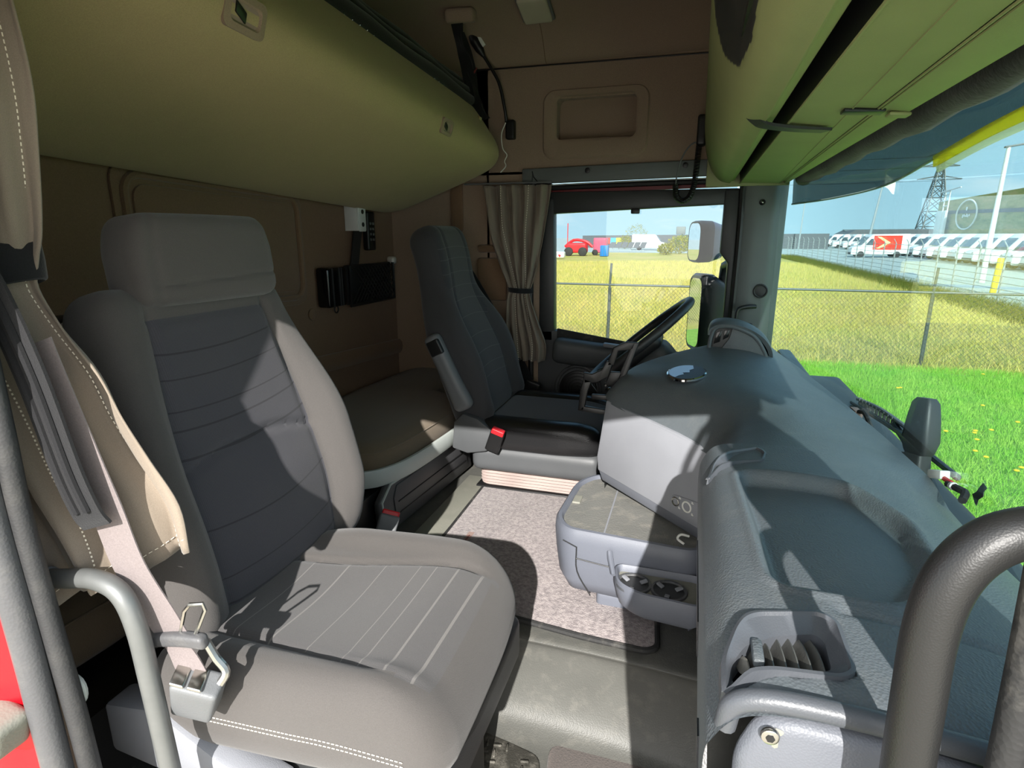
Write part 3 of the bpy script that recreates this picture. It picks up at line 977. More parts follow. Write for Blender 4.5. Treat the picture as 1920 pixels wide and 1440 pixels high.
# ---- flexible reading lamp on the left wall
rl = thing('reading_lamp', 'black gooseneck reading lamp on the wall by the bunk end', 'lamp', (-0.79, 1.08, 1.54))
mb = MB(); mb.rblock((-0.785, 1.083, 1.575), (0.04, 0.034, 0.075), 0.008, (5, 5, 6)); mb.build('lamp_mount', M['plastic_black'], rl)
mb = MB(); mb.tube([(-0.80, 1.075, 1.60), (-0.805, 1.06, 1.66), (-0.825, 1.05, 1.75), (-0.865, 1.04, 1.82), (-0.895, 1.035, 1.865)], 0.0065, 10, sm=6); mb.build('gooseneck', M['plastic_black'], rl)
mb = MB(); mb.tube([(-0.885, 1.037, 1.85), (-0.90, 1.03, 1.875), (-0.918, 1.02, 1.905), (-0.93, 1.015, 1.925)], [0.008, 0.018, 0.02, 0.012], 14, sm=5); hd = mb.build('lamp_head', M['plastic_black'], rl)
mb = MB(); mb.obox((-0.892, 1.018, 1.905), (-0.03, -0.01, 0.045), (0.012, 0, 0.008), (0, 0.006, 0), 0.002); mb.build('lamp_window', M['white_plastic'], rl)
mb = MB(); mb.tube([(-0.80, 1.06, 1.60), (-0.815, 1.05, 1.555), (-0.81, 1.05, 1.50), (-0.795, 1.06, 1.475), (-0.805, 1.06, 1.45), (-0.80, 1.06, 1.43), (-0.82, 1.05, 1.405)], 0.0022, 6, sm=6)
mb.build('loose_wire', M['white_plastic'], rl)

# ---- coiled radio cord by the far end of the locker
cd = thing('radio_cord', 'black coiled radio cord hanging at the far end of the overhead locker', 'cord', (-0.03, 1.03, 1.28))
path = spl([(-0.02, 1.05, 1.53), (-0.025, 1.05, 1.47), (-0.028, 1.05, 1.40), (-0.032, 1.05, 1.34), (-0.045, 1.05, 1.295), (-0.070, 1.05, 1.278), (-0.095, 1.05, 1.295), (-0.102, 1.05, 1.34)], 24)
co = []
L = 0
for i in range(len(path) - 1):
    t = (path[i + 1] - path[i])
    seg_n = 4
    for k in range(seg_n):
        q = path[i].lerp(path[i + 1], k / seg_n); a = (i * seg_n + k) / 8 * 2 * math.pi
        tn = t.normalized(); e1 = Vector((0, 1, 0)); e2 = tn.cross(e1)
        co.append(q + e1 * (0.0095 * math.cos(a)) + e2 * (0.0095 * math.sin(a)))
mb = MB(); mb.tube(co, 0.0022, 5); mb.build('coil', M['plastic_black'], cd)
mb = MB(); mb.tube([(-0.102, 1.05, 1.34), (-0.095, 1.05, 1.40), (-0.078, 1.05, 1.45), (-0.05, 1.05, 1.485), (-0.01, 1.05, 1.495)], 0.003, 6, sm=6); mb.build('straight_lead', M['plastic_grey'], cd)
mb = MB(); mb.rblock((-0.018, 1.045, 1.53), (0.035, 0.05, 0.11), 0.01, (5, 5, 6)); mb.build('microphone', M['plastic_black'], cd)

# ================================================================ SEATS
def stripes(name, base, line, axis, ks, curve, width=0.003, blue=None):
    """seat cloth with thin darker woven lines at set places along one local axis"""
    t = NT(name)
    n0 = t.noise(900, 2, 0.6)
    n1 = t.noise(11, 4)
    col = t.mix(n0, sc(base, 0.75), sc(base, 1.28))
    if blue: col = t.mix(t.math('MULTIPLY', n1, 0.8), col, blue)
    sp = t.n('ShaderNodeSeparateXYZ'); t.l(t.obj(), sp.inputs[0])
    rib = t.math('SINE', t.math('MULTIPLY', sp.outputs['Y'], 2300.0))
    col = t.mix(t.math('MULTIPLY_ADD', rib, 0.12, 0.12), col, sc(base, 0.45))
    u = sp.outputs[axis]; v = sp.outputs['Y' if axis != 'Y' else 'X']
    v2 = t.math('MULTIPLY', t.math('POWER', t.math('ABSOLUTE', v), 2.0), curve)
    u = t.math('ADD', u, v2)
    tot = None
    for k, w in ks:
        d = t.math('ABSOLUTE', t.math('SUBTRACT', u, k))
        q = t.math('LESS_THAN', d, w)
        tot = q if tot is None else t.math('MAXIMUM', tot, q)
    col = t.mix(t.math('MULTIPLY', tot, 0.75), col, line)
    t.pr(col, 0.95, 0, t.bump(n0, 0.4, 0.0015), 0.2, Sheen_Weight=0.2)
    return t.m

# ---------------- passenger seat (near)
ps = thing('passenger_seat', 'grey cloth passenger seat with separate headrest, nearest the open door', 'seat', (-0.50, -0.66, 0.0))
OYB, OYC = -0.615, -0.682     # backrest and cushion centre lines
M['insert_back'] = stripes('insert_back', srgb(72, 71, 74), srgb(44, 44, 47), 'Z',
    [(0.965, .0015), (0.925, .0012), (0.875, .0012), (0.845, .0016), (0.80, .0020), (0.685, .0014), (0.60, .0012), (0.555, .002), (0.53, .0014)], -0.55, blue=srgb(64, 64, 72))
M['insert_seat'] = stripes('insert_seat', srgb(88, 86, 85), srgb(120, 117, 114), 'X', [(0.178, .0022), (0.135, .0018), (0.095, .0010), (0.065, .0008), (0.0, .0009), (-0.07, .0016), (-0.14, .001)], 0.0, blue=srgb(80, 79, 81))
Mb = Matrix.Translation((-0.735, OYB, 0.50)) @ Euler((0, math.radians(-13), math.radians(-2))).to_matrix().to_4x4()
def back_def(p):
    # p.z from -0.29 to 0.29 ; p.x positive to the front
    u = (p.z + 0.29) / 0.58
    w = 1.0 - 0.20 * smooth01(0.45, 1.0, u) - 0.05 * smooth01(0.3, 0.0, u)
    y = p.y * w
    x = p.x
    if p.x > 0:
        wing = smooth01(0.13, 0.21, abs(p.y)) * (0.055 * smooth01(0.95, 0.45, u) * smooth01(-0.1, 0.25, u))
        groove = -0.010 * math.exp(-((abs(p.y) - 0.150) / 0.010) ** 2) * smooth01(0.97, 0.9, u)
        lum = 0.022 * math.exp(-((u - 0.30) / 0.16) ** 2) * math.exp(-(p.y / 0.16) ** 2)
        roll = -0.007 * math.exp(-((u - 0.515 + 0.5 * (p.y / 0.5) ** 2) / 0.012) ** 2) * smooth01(0.16, 0.14, abs(p.y))
        roll -= 0.005 * math.exp(-((u - 0.90) / 0.012) ** 2) * smooth01(0.16, 0.14, abs(p.y))
        x += wing + groove + lum + roll
    return (x, y, p.z + 0.29)
mb = MB()
mb.rblock((0, 0, 0), (0.125, 0.475, 0.58), 0.05, (6, 60, 60), back_def)
inv = Mb.inverted()
mb.xf(Mb)
def back_mat(c):
    q = inv @ c
    u = q.z / 0.58
    w = 1.0 - 0.20 * smooth01(0.45, 1.0, u) - 0.05 * smooth01(0.3, 0.0, u)
    if q.x > 0.02 and abs(q.y / w) < 0.150 and u < 0.905: return 1
    return 0
br = mb.build('backrest', [M['seat_bolster'], M['insert_back']], ps, matf=back_mat, ang=60)
mb = MB()
mb.tube([Mb @ Vector((-0.062, y * 0.8, 0.585 - 0.06 * abs(y / 0.24) ** 3 - 0.0)) for y in [-0.24 + 0.02 * k for k in range(25)]], 0.004, 6)
mb.build('piping', M['white_plastic'], br)
mb = MB(); mb.rblock((0, 0, 0), (0.03, 0.42, 0.56), 0.012, (3, 12, 12)); mb.xf(Mb @ Matrix.Translation((-0.075, 0, 0.28)))
mb.build('back_shell', M['plastic_dark'], ps)
# headrest
Mh = Matrix.Translation((-0.832, -0.598, 1.108)) @ Euler((0, math.radians(-6), math.radians(-4))).to_matrix().to_4x4()
def head_def(p):
    u = (p.z + 0.075) / 0.15
    w = 1.0 - 0.09 * smooth01(0.55, 1.0, u)
    x = p.x + (0.010 * math.cos(p.y * 9) if p.x > 0 else 0)
    if p.x > 0: x -= 0.006 * math.exp(-((p.y + 0.115) / 0.006) ** 2) + 0.004 * math.exp(-((u - 0.26 - p.y * 0.3) / 0.02) ** 2) * smooth01(-0.12, -0.11, p.y)
    return (x, p.y * w, p.z)
mb = MB(); mb.rblock((0, 0, 0), (0.095, 0.285, 0.146), 0.028, (6, 40, 20), head_def); mb.xf(Mh)
hr = mb.build('headrest', M['seat_bolster'], ps, ang=60)
mb = MB()
for y in (-0.07, 0.07):
    mb = MB(); mb.tube([(-0.835, -0.60 + y, 1.00), (-0.835, -0.60 + y, 1.06)], 0.006, 8); mb.build('headrest_post', M['steel'], ps)
# cushion
Mc = Matrix.Translation((-0.505, OYC, 0.495)) @ Euler((0, math.radians(-2.5), math.radians(1.5))).to_matrix().to_4x4()
def ins_w(u): return 0.108 + 0.040 * smooth01(0.15, 0.95, u)
def cush_def(p):
    x, y, z = p
    u = (x + 0.245) / 0.49
    if z > 0:
        z += 0.020 * smooth01(0.125, 0.19, abs(y)) * smooth01(0.0, 0.35, u) * smooth01(1.05, 0.8, u)
        z -= 0.012 * math.exp(-(y / 0.10) ** 2) * math.exp(-((u - 0.35) / 0.3) ** 2)
        z -= 0.008 * math.exp(-((abs(y + 0.018) - ins_w(u) - 0.002) / 0.007) ** 2) * smooth01(0.92, 0.86, u)
    z -= 0.035 * smooth01(0.72, 1.05, u) ** 1.5 * smooth01(-0.075, 0.04, p.z)
    # plan outline tapers to a rounded front
    y *= 1.0 - 0.05 * smooth01(0.55, 1.0, u) - 0.06 * smooth01(0.25, 0.0, u)
    x -= (0.024 if y > 0 else 0.006) * (abs(y) / 0.22) ** 2.5 * smooth01(0.5, 1.0, u)
    return (x, y, z)
mb = MB(); mb.rblock((0, 0, 0), (0.49, 0.445, 0.145), 0.056, (50, 50, 8), cush_def); mb.xf(Mc)
cinv = Mc.inverted()
def cush_mat(c):
    q = cinv @ c
    u = (q.x + 0.245) / 0.49
    yy = q.y / (1.0 - 0.05 * smooth01(0.55, 1.0, u) - 0.06 * smooth01(0.25, 0.0, u))
    return 1 if (q.z > 0.02 and abs(yy + 0.018) < ins_w(u) and u < 0.93) else 0
cu_ = mb.build('seat_cushion', [M['seat_bolster'], M['insert_seat']], ps, matf=cush_mat, ang=70)
# double stitching on the near bolster
mb = MB()
for o in (0.0, 0.007):
    x = -0.12
    while x < 0.19:
        pa = [Mc @ Vector((xx, -0.2225 * (1.0 - 0.05 * smooth01(0.55, 1.0, (xx + .245) / .49)) - 0.0006, 0.010 - o - 0.02 * smooth01(0.05, 0.24, xx))) for xx in (x, x + 0.004)]
        mb.tube(pa, 0.0008, 4)
        x += 0.0062
mb.build('stitching', M['stitch'], cu_)
# lower seat: pan, side shell, plinth
mb = MB(); mb.rblock((-0.50, -0.655, 0.375), (0.44, 0.40, 0.10), 0.02, (8, 8, 4)); mb.build('seat_pan', M['plastic_dark'], ps)
mb = MB()
mb.prism([(-0.80, 0.47), (-0.70, 0.485), (-0.60, 0.432), (-0.50, 0.40), (-0.50, 0.36), (-0.62, 0.365), (-0.80, 0.385)], (0, -0.862, 0), (1, 0, 0), (0, 0, 1), 0.05, bev=0.008)
mb.build('side_shell', M['dash_light'], ps)
mb = MB(); mb.rblock((-0.52, -0.64, 0.167), (0.34, 0.34, 0.33), 0.03, (6, 6, 6)); mb.build('plinth', M['plastic_black'], ps)
mb = MB()
mb.tube([(-0.60, -0.86, 0.36), (-0.545, -0.90, 0.352), (-0.50, -0.905, 0.35)], 0.012, 10); mb.build('adjust_lever', M['rail_grey'], ps)

# inboard buckle of the passenger belt
bk = thing('belt_buckle', 'grey seat belt buckle with red button standing behind the passenger cushion', 'buckle', (-0.73, -0.11, 0.24))
Mk = Matrix.Translation((-0.722, -0.215, 0.395)) @ Euler((-0.45, 0.30, 0.35)).to_matrix().to_4x4()
mb = MB(); mb.rblock((0, 0, 0), (0.052, 0.026, 0.105), 0.006, (5, 4, 6)); mb.xf(Mk); mb.build('buckle_body', M['plastic_grey'], bk)
mb = MB(); mb.rblock((0.0, 0.004, 0.056), (0.046, 0.014, 0.016), 0.004, (5, 4, 4)); mb.xf(Mk); mb.build('release_button', M['red_button'], bk)
mb = MB(); mb.tube([(-0.735, -0.235, 0.35), (-0.745, -0.26, 0.29), (-0.75, -0.28, 0.25)], 0.012, 8, sm=4); mb.build('stalk', M['white_plastic'], bk)

# ---------------- driver seat (far)
ds = thing('driver_seat', 'dark grey high-backed driver seat with black vinyl cushion sides behind the wheel', 'seat', (-0.52, 0.66, 0.238))
Md = Matrix.Translation((-0.735, 0.665, 0.47)) @ Euler((0, math.radians(-20), 0)).to_matrix().to_4x4()
def dback(p):
    u = (p.z + 0.37) / 0.74
    w = 1.0 - 0.36 * smooth01(0.42, 0.74, u) - 0.06 * smooth01(0.9, 1.0, u)
    x = p.x + 0.03 * smooth01(0.6, 0.9, u)
    if p.x > 0:
        x += 0.04 * smooth01(0.13, 0.2, abs(p.y)) * smooth01(0.75, 0.4, u) - 0.007 * math.exp(-((abs(p.y) - 0.14) / 0.01) ** 2)
        x += 0.015 * math.exp(-((u - 0.3) / 0.15) ** 2)
    return (x, p.y * w, p.z + 0.37)
mb = MB(); mb.rblock((0, 0, 0), (0.125, 0.46, 0.74), 0.05, (6, 40, 50), dback); mb.xf(Md)
M['driver_insert'] = stripes('driver_insert', srgb(60, 61, 64), srgb(92, 92, 92), 'Z', [(0.40, .001), (0.44, .001), (0.49, .0012), (0.55, .001), (0.62, .001), (0.68, .0012), (0.73, .001), (0.78, .001), (0.83, .0012), (0.87, .001)], 0.5)
dinv = Md.inverted()
mb.build('backrest', [M['seat_dark'], M['driver_insert']], ds, matf=lambda c: 1 if (dinv @ c).x > 0.03 and abs((dinv @ c).y) < 0.14 else 0, ang=60)
def dcush(p):
    x, y, z = p
    u = (x + 0.22) / 0.44
    if z > 0:
        z -= 0.02 * smooth01(0.75, 1.05, u)
        z += 0.012 * smooth01(0.13, 0.18, abs(y)) - 0.010 * math.exp(-((abs(y) - 0.155) / 0.008) ** 2)
    return (x, y * (1 - 0.06 * smooth01(0.6, 1, u)), z)
mb = MB(); mb.rblock((0, 0, 0), (0.44, 0.47, 0.11), 0.042, (30, 40, 6), dcush); mb.xf(Matrix.Translation((-0.485, 0.655, 0.452)))
mb.build('seat_cushion', [M['vinyl_black'], M['seat_dark']], ds, matf=lambda c: 1 if abs(c.y - 0.655) < 0.153 and c.z > 0.46 else 0, ang=70)
mb = MB()
mb.rblock((0, 0, 0), (0.47, 0.46, 0.10), 0.03, (12, 12, 5), lambda p: (p.x + (0.0 if p.z > 0 else -0.0), p.y, p.z - 0.0))
mb.xf(Matrix.Translation((-0.50, 0.66, 0.365)))
mb.build('seat_shell', M['door_grey'], ds)
mb = MB()
mb.prism([(-0.80, 0.40), (-0.79, 0.50), (-0.755, 0.535), (-0.70, 0.52), (-0.635, 0.475), (-0.665, 0.40), (-0.74, 0.385)], (0, 0.412 + 0.05, 0), (1, 0, 0), (0, 0, 1), 0.05, bev=0.008)
mb.build('hinge_cover', M['door_grey'], ds)
mb = MB()
ringsb = []
for k in range(14):
    z = 0.25 + 0.075 * k / 13
    g = 0.0 if k % 2 else 0.012
    ringsb.append([Vector((-0.50 + (0.215 - g) * cx, 0.66 + (0.205 - g) * cy, z)) for cx, cy in [(a * 1.0, b * 1.0) for a, b in rrect(2, 2, 0.2, 5)]])
mb.loft(ringsb); mb.build('suspension_bellows', M['bellows'], ds, ang=20)
mb = MB(); mb.box((-0.50, 0.66, 0.247), (0.44, 0.44, 0.02), bev=0.006); mb.build('floor_plate', M['plastic_black'], ds)
# folded-up armrest
Ma = Matrix.Translation((-0.805, 0.415, 0.68)) @ Euler((0, math.radians(-26), 0)).to_matrix().to_4x4()
mb = MB()
mb.rblock((0, 0, 0), (0.062, 0.052, 0.29), 0.022, (6, 6, 24), lambda p: (p.x * (1.0 + 0.18 * smooth01(-0.02, -0.13, p.z)), p.y, p.z)); mb.xf(Ma)
ar = mb.build('armrest', M['plastic_grey'], ds, ang=60)
mb = MB(); mb.rblock((0.004, -0.012, 0.098), (0.048, 0.034, 0.055), 0.006, (4, 4, 6)); mb.xf(Ma); mb.build('adjuster_wheel', M['plastic_black'], ar)
# driver buckle
db = thing('belt_buckle', 'black seat belt buckle with red button beside the driver cushion', 'buckle', (-0.625, 0.405, 0.42))
Mk = Matrix.Translation((-0.628, 0.396, 0.452)) @ Euler((0.2, 0.35, 0.1)).to_matrix().to_4x4()
mb = MB(); mb.rblock((0, 0, 0), (0.05, 0.024, 0.085), 0.005, (5, 4, 6)); mb.xf(Mk); mb.build('buckle_body', M['plastic_black'], db)
mb = MB(); mb.rblock((0.0, -0.003, 0.042), (0.045, 0.024, 0.02), 0.004, (5, 4, 4)); mb.xf(Mk); mb.build('release_button', M['red_button'], db)

# ---------------- lower bunk between and behind the seats
def bunk_outline():
    return [(-1.33, -0.95), (-1.02, -0.95), (-0.98, -0.50), (-0.97, -0.06), (-0.955, 0.015), (-0.90, 0.055), (-0.862, 0.16), (-0.842, 0.40), (-0.842, 0.62), (-0.875, 0.70), (-0.98, 0.76), (-1.03, 0.80), (-1.03, 1.06), (-1.33, 1.06)]
ol = [(v.x, v.y) for v in spl([(a, b, 0) for a, b in bunk_outline()], 4, closed=True)]
mb = MB()
rings = []
for d, z in ((0.012, 0.405), (0.0, 0.42), (-0.006, 0.455), (0.0, 0.488), (0.004, 0.497), (0.010, 0.503), (0.028, 0.515), (0.07, 0.522)):
    rings.append([Vector((x, y, z + 0.0)) for x, y in inset(ol, d)])
mb.loft(rings)
lb = mb.build('lower_bunk_mattress', M['mattress_cloth'], label='brown cloth lower bunk mattress between the two seats', cat='mattress', ang=60)
mb = MB(); mb.tube([(x, y, 0.499) for x, y in inset(ol, 0.003)], 0.0022, 6, closed=True); mb.build('piping', M['mattress_cloth'], lb)
# pale rail round the front
rail_pts = [(-1.0, -0.42), (-0.965, -0.10), (-0.945, -0.01), (-0.885, 0.05), (-0.845, 0.16), (-0.822, 0.40), (-0.82, 0.60), (-0.845, 0.69), (-0.93, 0.745), (-1.0, 0.78)]
rp = spl([(a, b, 0) for a, b in rail_pts], 6)
mb = MB()
sec = [(0.0, 0.418), (0.012, 0.415), (0.016, 0.425), (0.016, 0.462), (0.012, 0.470), (0.002, 0.470), (-0.002, 0.462), (-0.002, 0.425)]
rr_ = []
for i, p in enumerate(rp):
    t = (rp[min(i + 1, len(rp) - 1)] - rp[max(i - 1, 0)]).normalized(); nn = Vector((t.y, -t.x, 0))
    rr_.append([Vector((p.x, p.y, 0)) + nn * a + Vector((0, 0, z - 0.015)) for a, z in sec])
mb.loft(rr_)
mb.build('bunk_rail', M['rail_grey'], label='pale grey curved edge rail along the front of the lower bunk', cat='rail', ang=50)
# base cabinet
bc = thing('bunk_base_cabinet', 'dark grey storage cabinet under the lower bunk with grooved front', 'cabinet', (-1.05, 0.25, 0.238))
mb = MB(); mb.box((-1.12, 0.06, 0.31), (0.46, 2.10, 0.15)); mb.build('carcass', M['plastic_black'], bc)
o = Vector((-0.872, 0.02, 0.248)); ex = Vector((0.045, 0.60, 0)).normalized(); ez = Vector((-0.10, 0.0, 0.99)).normalized()
mb = MB()
mb.prism([(-0.02, 0.0), (0.60, 0.0), (0.60, 0.11), (0.57, 0.152), (0.04, 0.152), (-0.02, 0.11)], o, ex, ez, 0.025, bev=0.007)
fr_ = mb.build('front_panel', M['base_grey'], bc)
fnn = ex.cross(ez).normalized()
if fnn.x < 0: fnn = -fnn
mb = MB()
mb.prism([(0.05, 0.012), (0.56, 0.012), (0.56, 0.10), (0.535, 0.135), (0.075, 0.135), (0.05, 0.10)], o + fnn * 0.024, ex, ez, 0.006, bev=0.0025)
mb.build('raised_field', M['base_grey'], fr_)
mb = MB()
for a, b_ in ((0.082, 0.082), (0.045, 0.045)):
    mb.tube([o + fnn * 0.031 + ex * 0.07 + ez * a, o + fnn * 0.031 + ex * 0.54 + ez * b_], 0.0022, 6)
mb.build('groove', M['plastic_black'], fr_)
mb = MB(); mb.tube([o + fnn * 0.026 + ex * -0.01 + ez * 0.0, o + fnn * 0.026 + ex * -0.01 + ez * 0.11, o + fnn * 0.026 + ex * 0.045 + ez * 0.148, o + fnn * 0.026 + ex * 0.57 + ez * 0.148], 0.004, 8)
mb.build('front_trim', M['rail_grey'], bc)

# ---------------- floor mats
mat_poly = rounded_poly([(-0.693, 0.468), (-0.682, 0.02), (-0.68, -0.235), (-0.345, -0.245), (-0.19, -0.262), (-0.045, -0.268), (-0.022, -0.25), (-0.03, -0.145), (-0.10, -0.128), (-0.15, -0.10), (-0.185, -0.07), (-0.20, 0.02), (-0.19, 0.22), (-0.385, 0.475)], 0.025)
fm = thing('floor_mat', 'pale grey carpet mat with dark bound edge on the centre floor', 'mat', (-0.45, 0.05, 0.238))
mb = MB(); mb.prism(mat_poly, (0, 0, 0.239), (1, 0, 0), (0, 1, 0), 0.012, bev=0.004)
mp = mb.build('carpet', M['mat_carpet'], fm)
mb = MB(); mb.tube([(x, y, 0.2455) for x, y in mat_poly], 0.0075, 8, closed=True); mb.build('bound_edge', M['rubber'], fm)
lab = thing('woven_label', '', '', (0, 0, 0)) if False else None
mb = MB(); mb.obox((-0.608, 0.06, 0.2515), (0.018, 0.0, 0), (0.0, 0.10, 0), (0, 0, 0.0012)); lb2 = mb.build('woven_label', M['label_brown'], fm)
mb = MB()
for k, (q, w) in enumerate(((0.0, 0.25), (1, 0), (2, 0.3), (3, -0.3), (4, 0.2), (5, -0.2), (6, 0.15))):
    y = 0.028 + 0.0095 * q
    mb.obox((-0.608, y, 0.2522), (0.009, 0.009 * w, 0), (-0.001, 0.0022, 0), (0, 0, 0.0006)); mb.obox((-0.608, y + 0.003, 0.2522), (0.0025, 0, 0), (0, 0.006, 0), (0, 0, 0.0006))
mb.build('woven_marks', M['label_red'], lb2)
# treaded rubber mat and carpet strip in the near footwell
rm = thing('rubber_mat', 'dirty black treaded rubber mat in the near footwell', 'mat', (-0.42, -0.55, -0.02))
rp2 = rounded_poly([(-0.62, -0.36), (-0.44, -0.335), (-0.255, -0.375), (-0.225, -0.62), (-0.225, -0.95), (-0.62, -0.95)], 0.03)
mb = MB(); mb.prism(rp2, (0, 0, -0.019), (1, 0, 0), (0, 1, 0), 0.016, bev=0.005); mb.build('mat_base', M['rubber_mat'], rm)
mb = MB()
for i in range(16):
    for j in range(26):
        x, y = -0.60 + i * 0.024, -0.93 + j * 0.023
        if seg_dist((x, y), rp2) > -0.02 or (-0.36 < x < -0.30 and -0.62 < y < -0.40): continue
        a = (i + j) % 2 * math.pi / 2
        mb.box((x, y, -0.0015), (0.019, 0.005, 0.005), rot=(0, 0, a + 0.2), bev=0.0012, seg=1)
mb.build('tread', M['rubber_mat'], rm)
mb = MB(); mb.prism(rounded_poly([(-0.245, -0.34), (-0.10, -0.285), (0.12, -0.262), (0.33, -0.255), (0.33, -1.0), (-0.21, -1.0), (-0.215, -0.55)], 0.03), (0, 0, -0.019), (1, 0, 0), (0, 1, 0), 0.02, bev=0.005)
mb.build('footwell_carpet', M['foot_carpet'], label='brownish grey carpet piece in the footwell under the dashboard', cat='carpet')

# ================================================================ CURTAINS, BELTS, GRAB RAILS
def curtain(mb, levels, nfold, amp, th=0.0025, sub=5, ny=None, phase=0.0, drop=None):
    """levels: (z, (x0,y0), (x1,y1), amp factor) from top to bottom; folds run down the cloth"""
    L = spl([(z, 0, 0) for z, a, b, f in levels], sub)
    A = spl([(a[0], a[1], f) for z, a, b, f in levels], sub)
    B = spl([(b[0], b[1], 0) for z, a, b, f in levels], sub)
    n = nfold * 10
    rows = []
    for lz, a, b in zip(L, A, B):
        r = []
        d = Vector((b.x - a.x, b.y - a.y, 0)); ln = d.length; t = d.normalized() if ln > 0 else Vector((1, 0, 0)); nn = Vector((t.y, -t.x, 0))
        for k in range(n + 1):
            u = k / n
            w = amp * a.z * (math.sin(2 * math.pi * nfold * u + phase + 0.8 * math.sin(lz.x * 9)) + 0.35 * math.sin(2 * math.pi * nfold * 2.3 * u + lz.x * 14))
            dz = drop(lz.x) * (1 - u) if drop else 0.0
            r.append(Vector((a.x + d.x * u, a.y + d.y * u, lz.x - dz)) + nn * w)
        rows.append(r)
    mb.sheet(rows, th)
    return rows

def stitch_line(mb, pts, r=0.0011, dash=0.0042, gap=0.0032, lift=None):
    P = [Vector(p) for p in pts]
    acc = 0.0; on = True; cur = [P[0]]
    for i in range(len(P) - 1):
        a, b = P[i], P[i + 1]
        L = (b - a).length; pos = 0.0
        while pos < L:
            need = (dash if on else gap) - acc
            step = min(need, L - pos)
            pos += step; acc += step
            q = a.lerp(b, pos / L)
            if on: cur.append(q)
            if acc >= (dash if on else gap) - 1e-9:
                if on and len(cur) > 1: mb.tube([cur[0], cur[-1]], r, 4)
                on = not on; acc = 0.0; cur = [q]

# ---- near curtain, tied back, with pale stitching
nc = thing('cab_curtain', 'taupe curtain with pale stitching tied back behind the near door post', 'curtain', (-0.68, -0.97, 0.72))
mb = MB()
lev = [(1.42, (-0.86, -0.98), (-0.725, -0.90), 0.6), (1.32, (-0.86, -0.98), (-0.722, -0.90), 0.6), (1.245, (-0.86, -0.98), (-0.734, -0.90), 0.7), (1.156, (-0.86, -0.98), (-0.750, -0.90), 0.7), (1.12, (-0.85, -0.97), (-0.765, -0.90), 0.25),
       (1.086, (-0.85, -0.97), (-0.774, -0.90), 0.25), (1.035, (-0.86, -0.97), (-0.738, -0.90), 0.7), (0.984, (-0.86, -0.97), (-0.688, -0.90), 1.0), (0.93, (-0.85, -0.97), (-0.662, -0.90), 1.0), (0.877, (-0.84, -0.97), (-0.637, -0.895), 1.1), (0.82, (-0.80, -0.97), (-0.602, -0.895), 1.1), (0.756, (-0.77, -0.97), (-0.597, -0.895), 1.1)]
rows = curtain(mb, lev, 3, 0.014, phase=0.6, drop=lambda z: 0.075 * smooth01(1.0, 0.76, z))
cb = mb.build('cloth', M['curtain_cloth'], nc, ang=180)
mb = MB()
def offs(rows, k, d=0.0032):
    out = []
    for i, r in enumerate(rows):
        a = r[min(k + 1, len(r) - 1)] - r[max(k - 1, 0)]
        dn = rows[min(i + 1, len(rows) - 1)][k] - rows[max(i - 1, 0)][k]
        nn = dn.cross(a); nn.normalize()
        if nn.y > 0: nn = -nn
        out.append(r[k] + nn * d)
    return out
for k in (8, 12, 26):
    mb = MB(); stitch_line(mb, offs(rows, k), 0.0008 if k != 12 else 0.0012, 0.004 if k != 12 else 0.0026, 0.003); mb.build('stitching', M['stitch'], nc)
mb = MB(); stitch_line(mb, [p + Vector((0, -0.003, 0.02)) for p in rows[-1]], 0.0006); mb.build('hem_stitching', M['stitch'], nc)
mb = MB()
mb.band([(-0.885, -0.99, 1.10), (-0.81, -0.965, 1.103), (-0.772, -0.91, 1.106), (-0.795, -0.885, 1.106), (-0.88, -0.93, 1.10)], 0.048, 0.003, tilt=0.25)
mb.build('tieback', M['belt_dark'], nc)

# ---- far curtain by the driver's window
fc = thing('cab_curtain', 'dark taupe curtain gathered by a tie beside the driver window', 'curtain', (-0.72, 1.06, 0.60))
mb = MB()
lev = [(1.352, (-0.90, 1.055), (-0.60, 1.055), 1.0), (1.28, (-0.89, 1.055), (-0.61, 1.055), 1.0), (1.15, (-0.87, 1.05), (-0.63, 1.05), 0.9), (1.02, (-0.82, 1.05), (-0.655, 1.05), 0.8), (0.94, (-0.785, 1.05), (-0.675, 1.05), 0.6), (0.915, (-0.775, 1.05), (-0.685, 1.05), 0.5),
       (0.88, (-0.785, 1.045), (-0.68, 1.045), 0.6), (0.78, (-0.79, 1.04), (-0.645, 1.04), 0.9), (0.68, (-0.79, 1.035), (-0.61, 1.035), 1.1), (0.605, (-0.775, 1.03), (-0.615, 1.03), 1.1)]
rows = curtain(mb, lev, 5, 0.020)
mb.build('cloth', M['curtain_cloth'], fc, ang=180)
mb = MB()
for k in (14, 34):
    mb = MB(); stitch_line(mb, offs(rows, k), 0.0013, 0.006, 0.004); mb.build('stitching', M['stitch'], fc)
mb = MB(); mb.band([(-0.785, 1.05, 0.916), (-0.73, 1.015, 0.914), (-0.675, 1.05, 0.912), (-0.73, 1.078, 0.914)], 0.022, 0.003)
mb.build('tieback', M['belt_dark'], fc)
mb = MB(); mb.tube([(-0.99, 1.062, 1.362), (-0.60, 1.062, 1.362)], 0.004, 8)
mb.build('curtain_track', M['plastic_grey'], label='thin grey curtain track above the far curtain', cat='curtain rail')

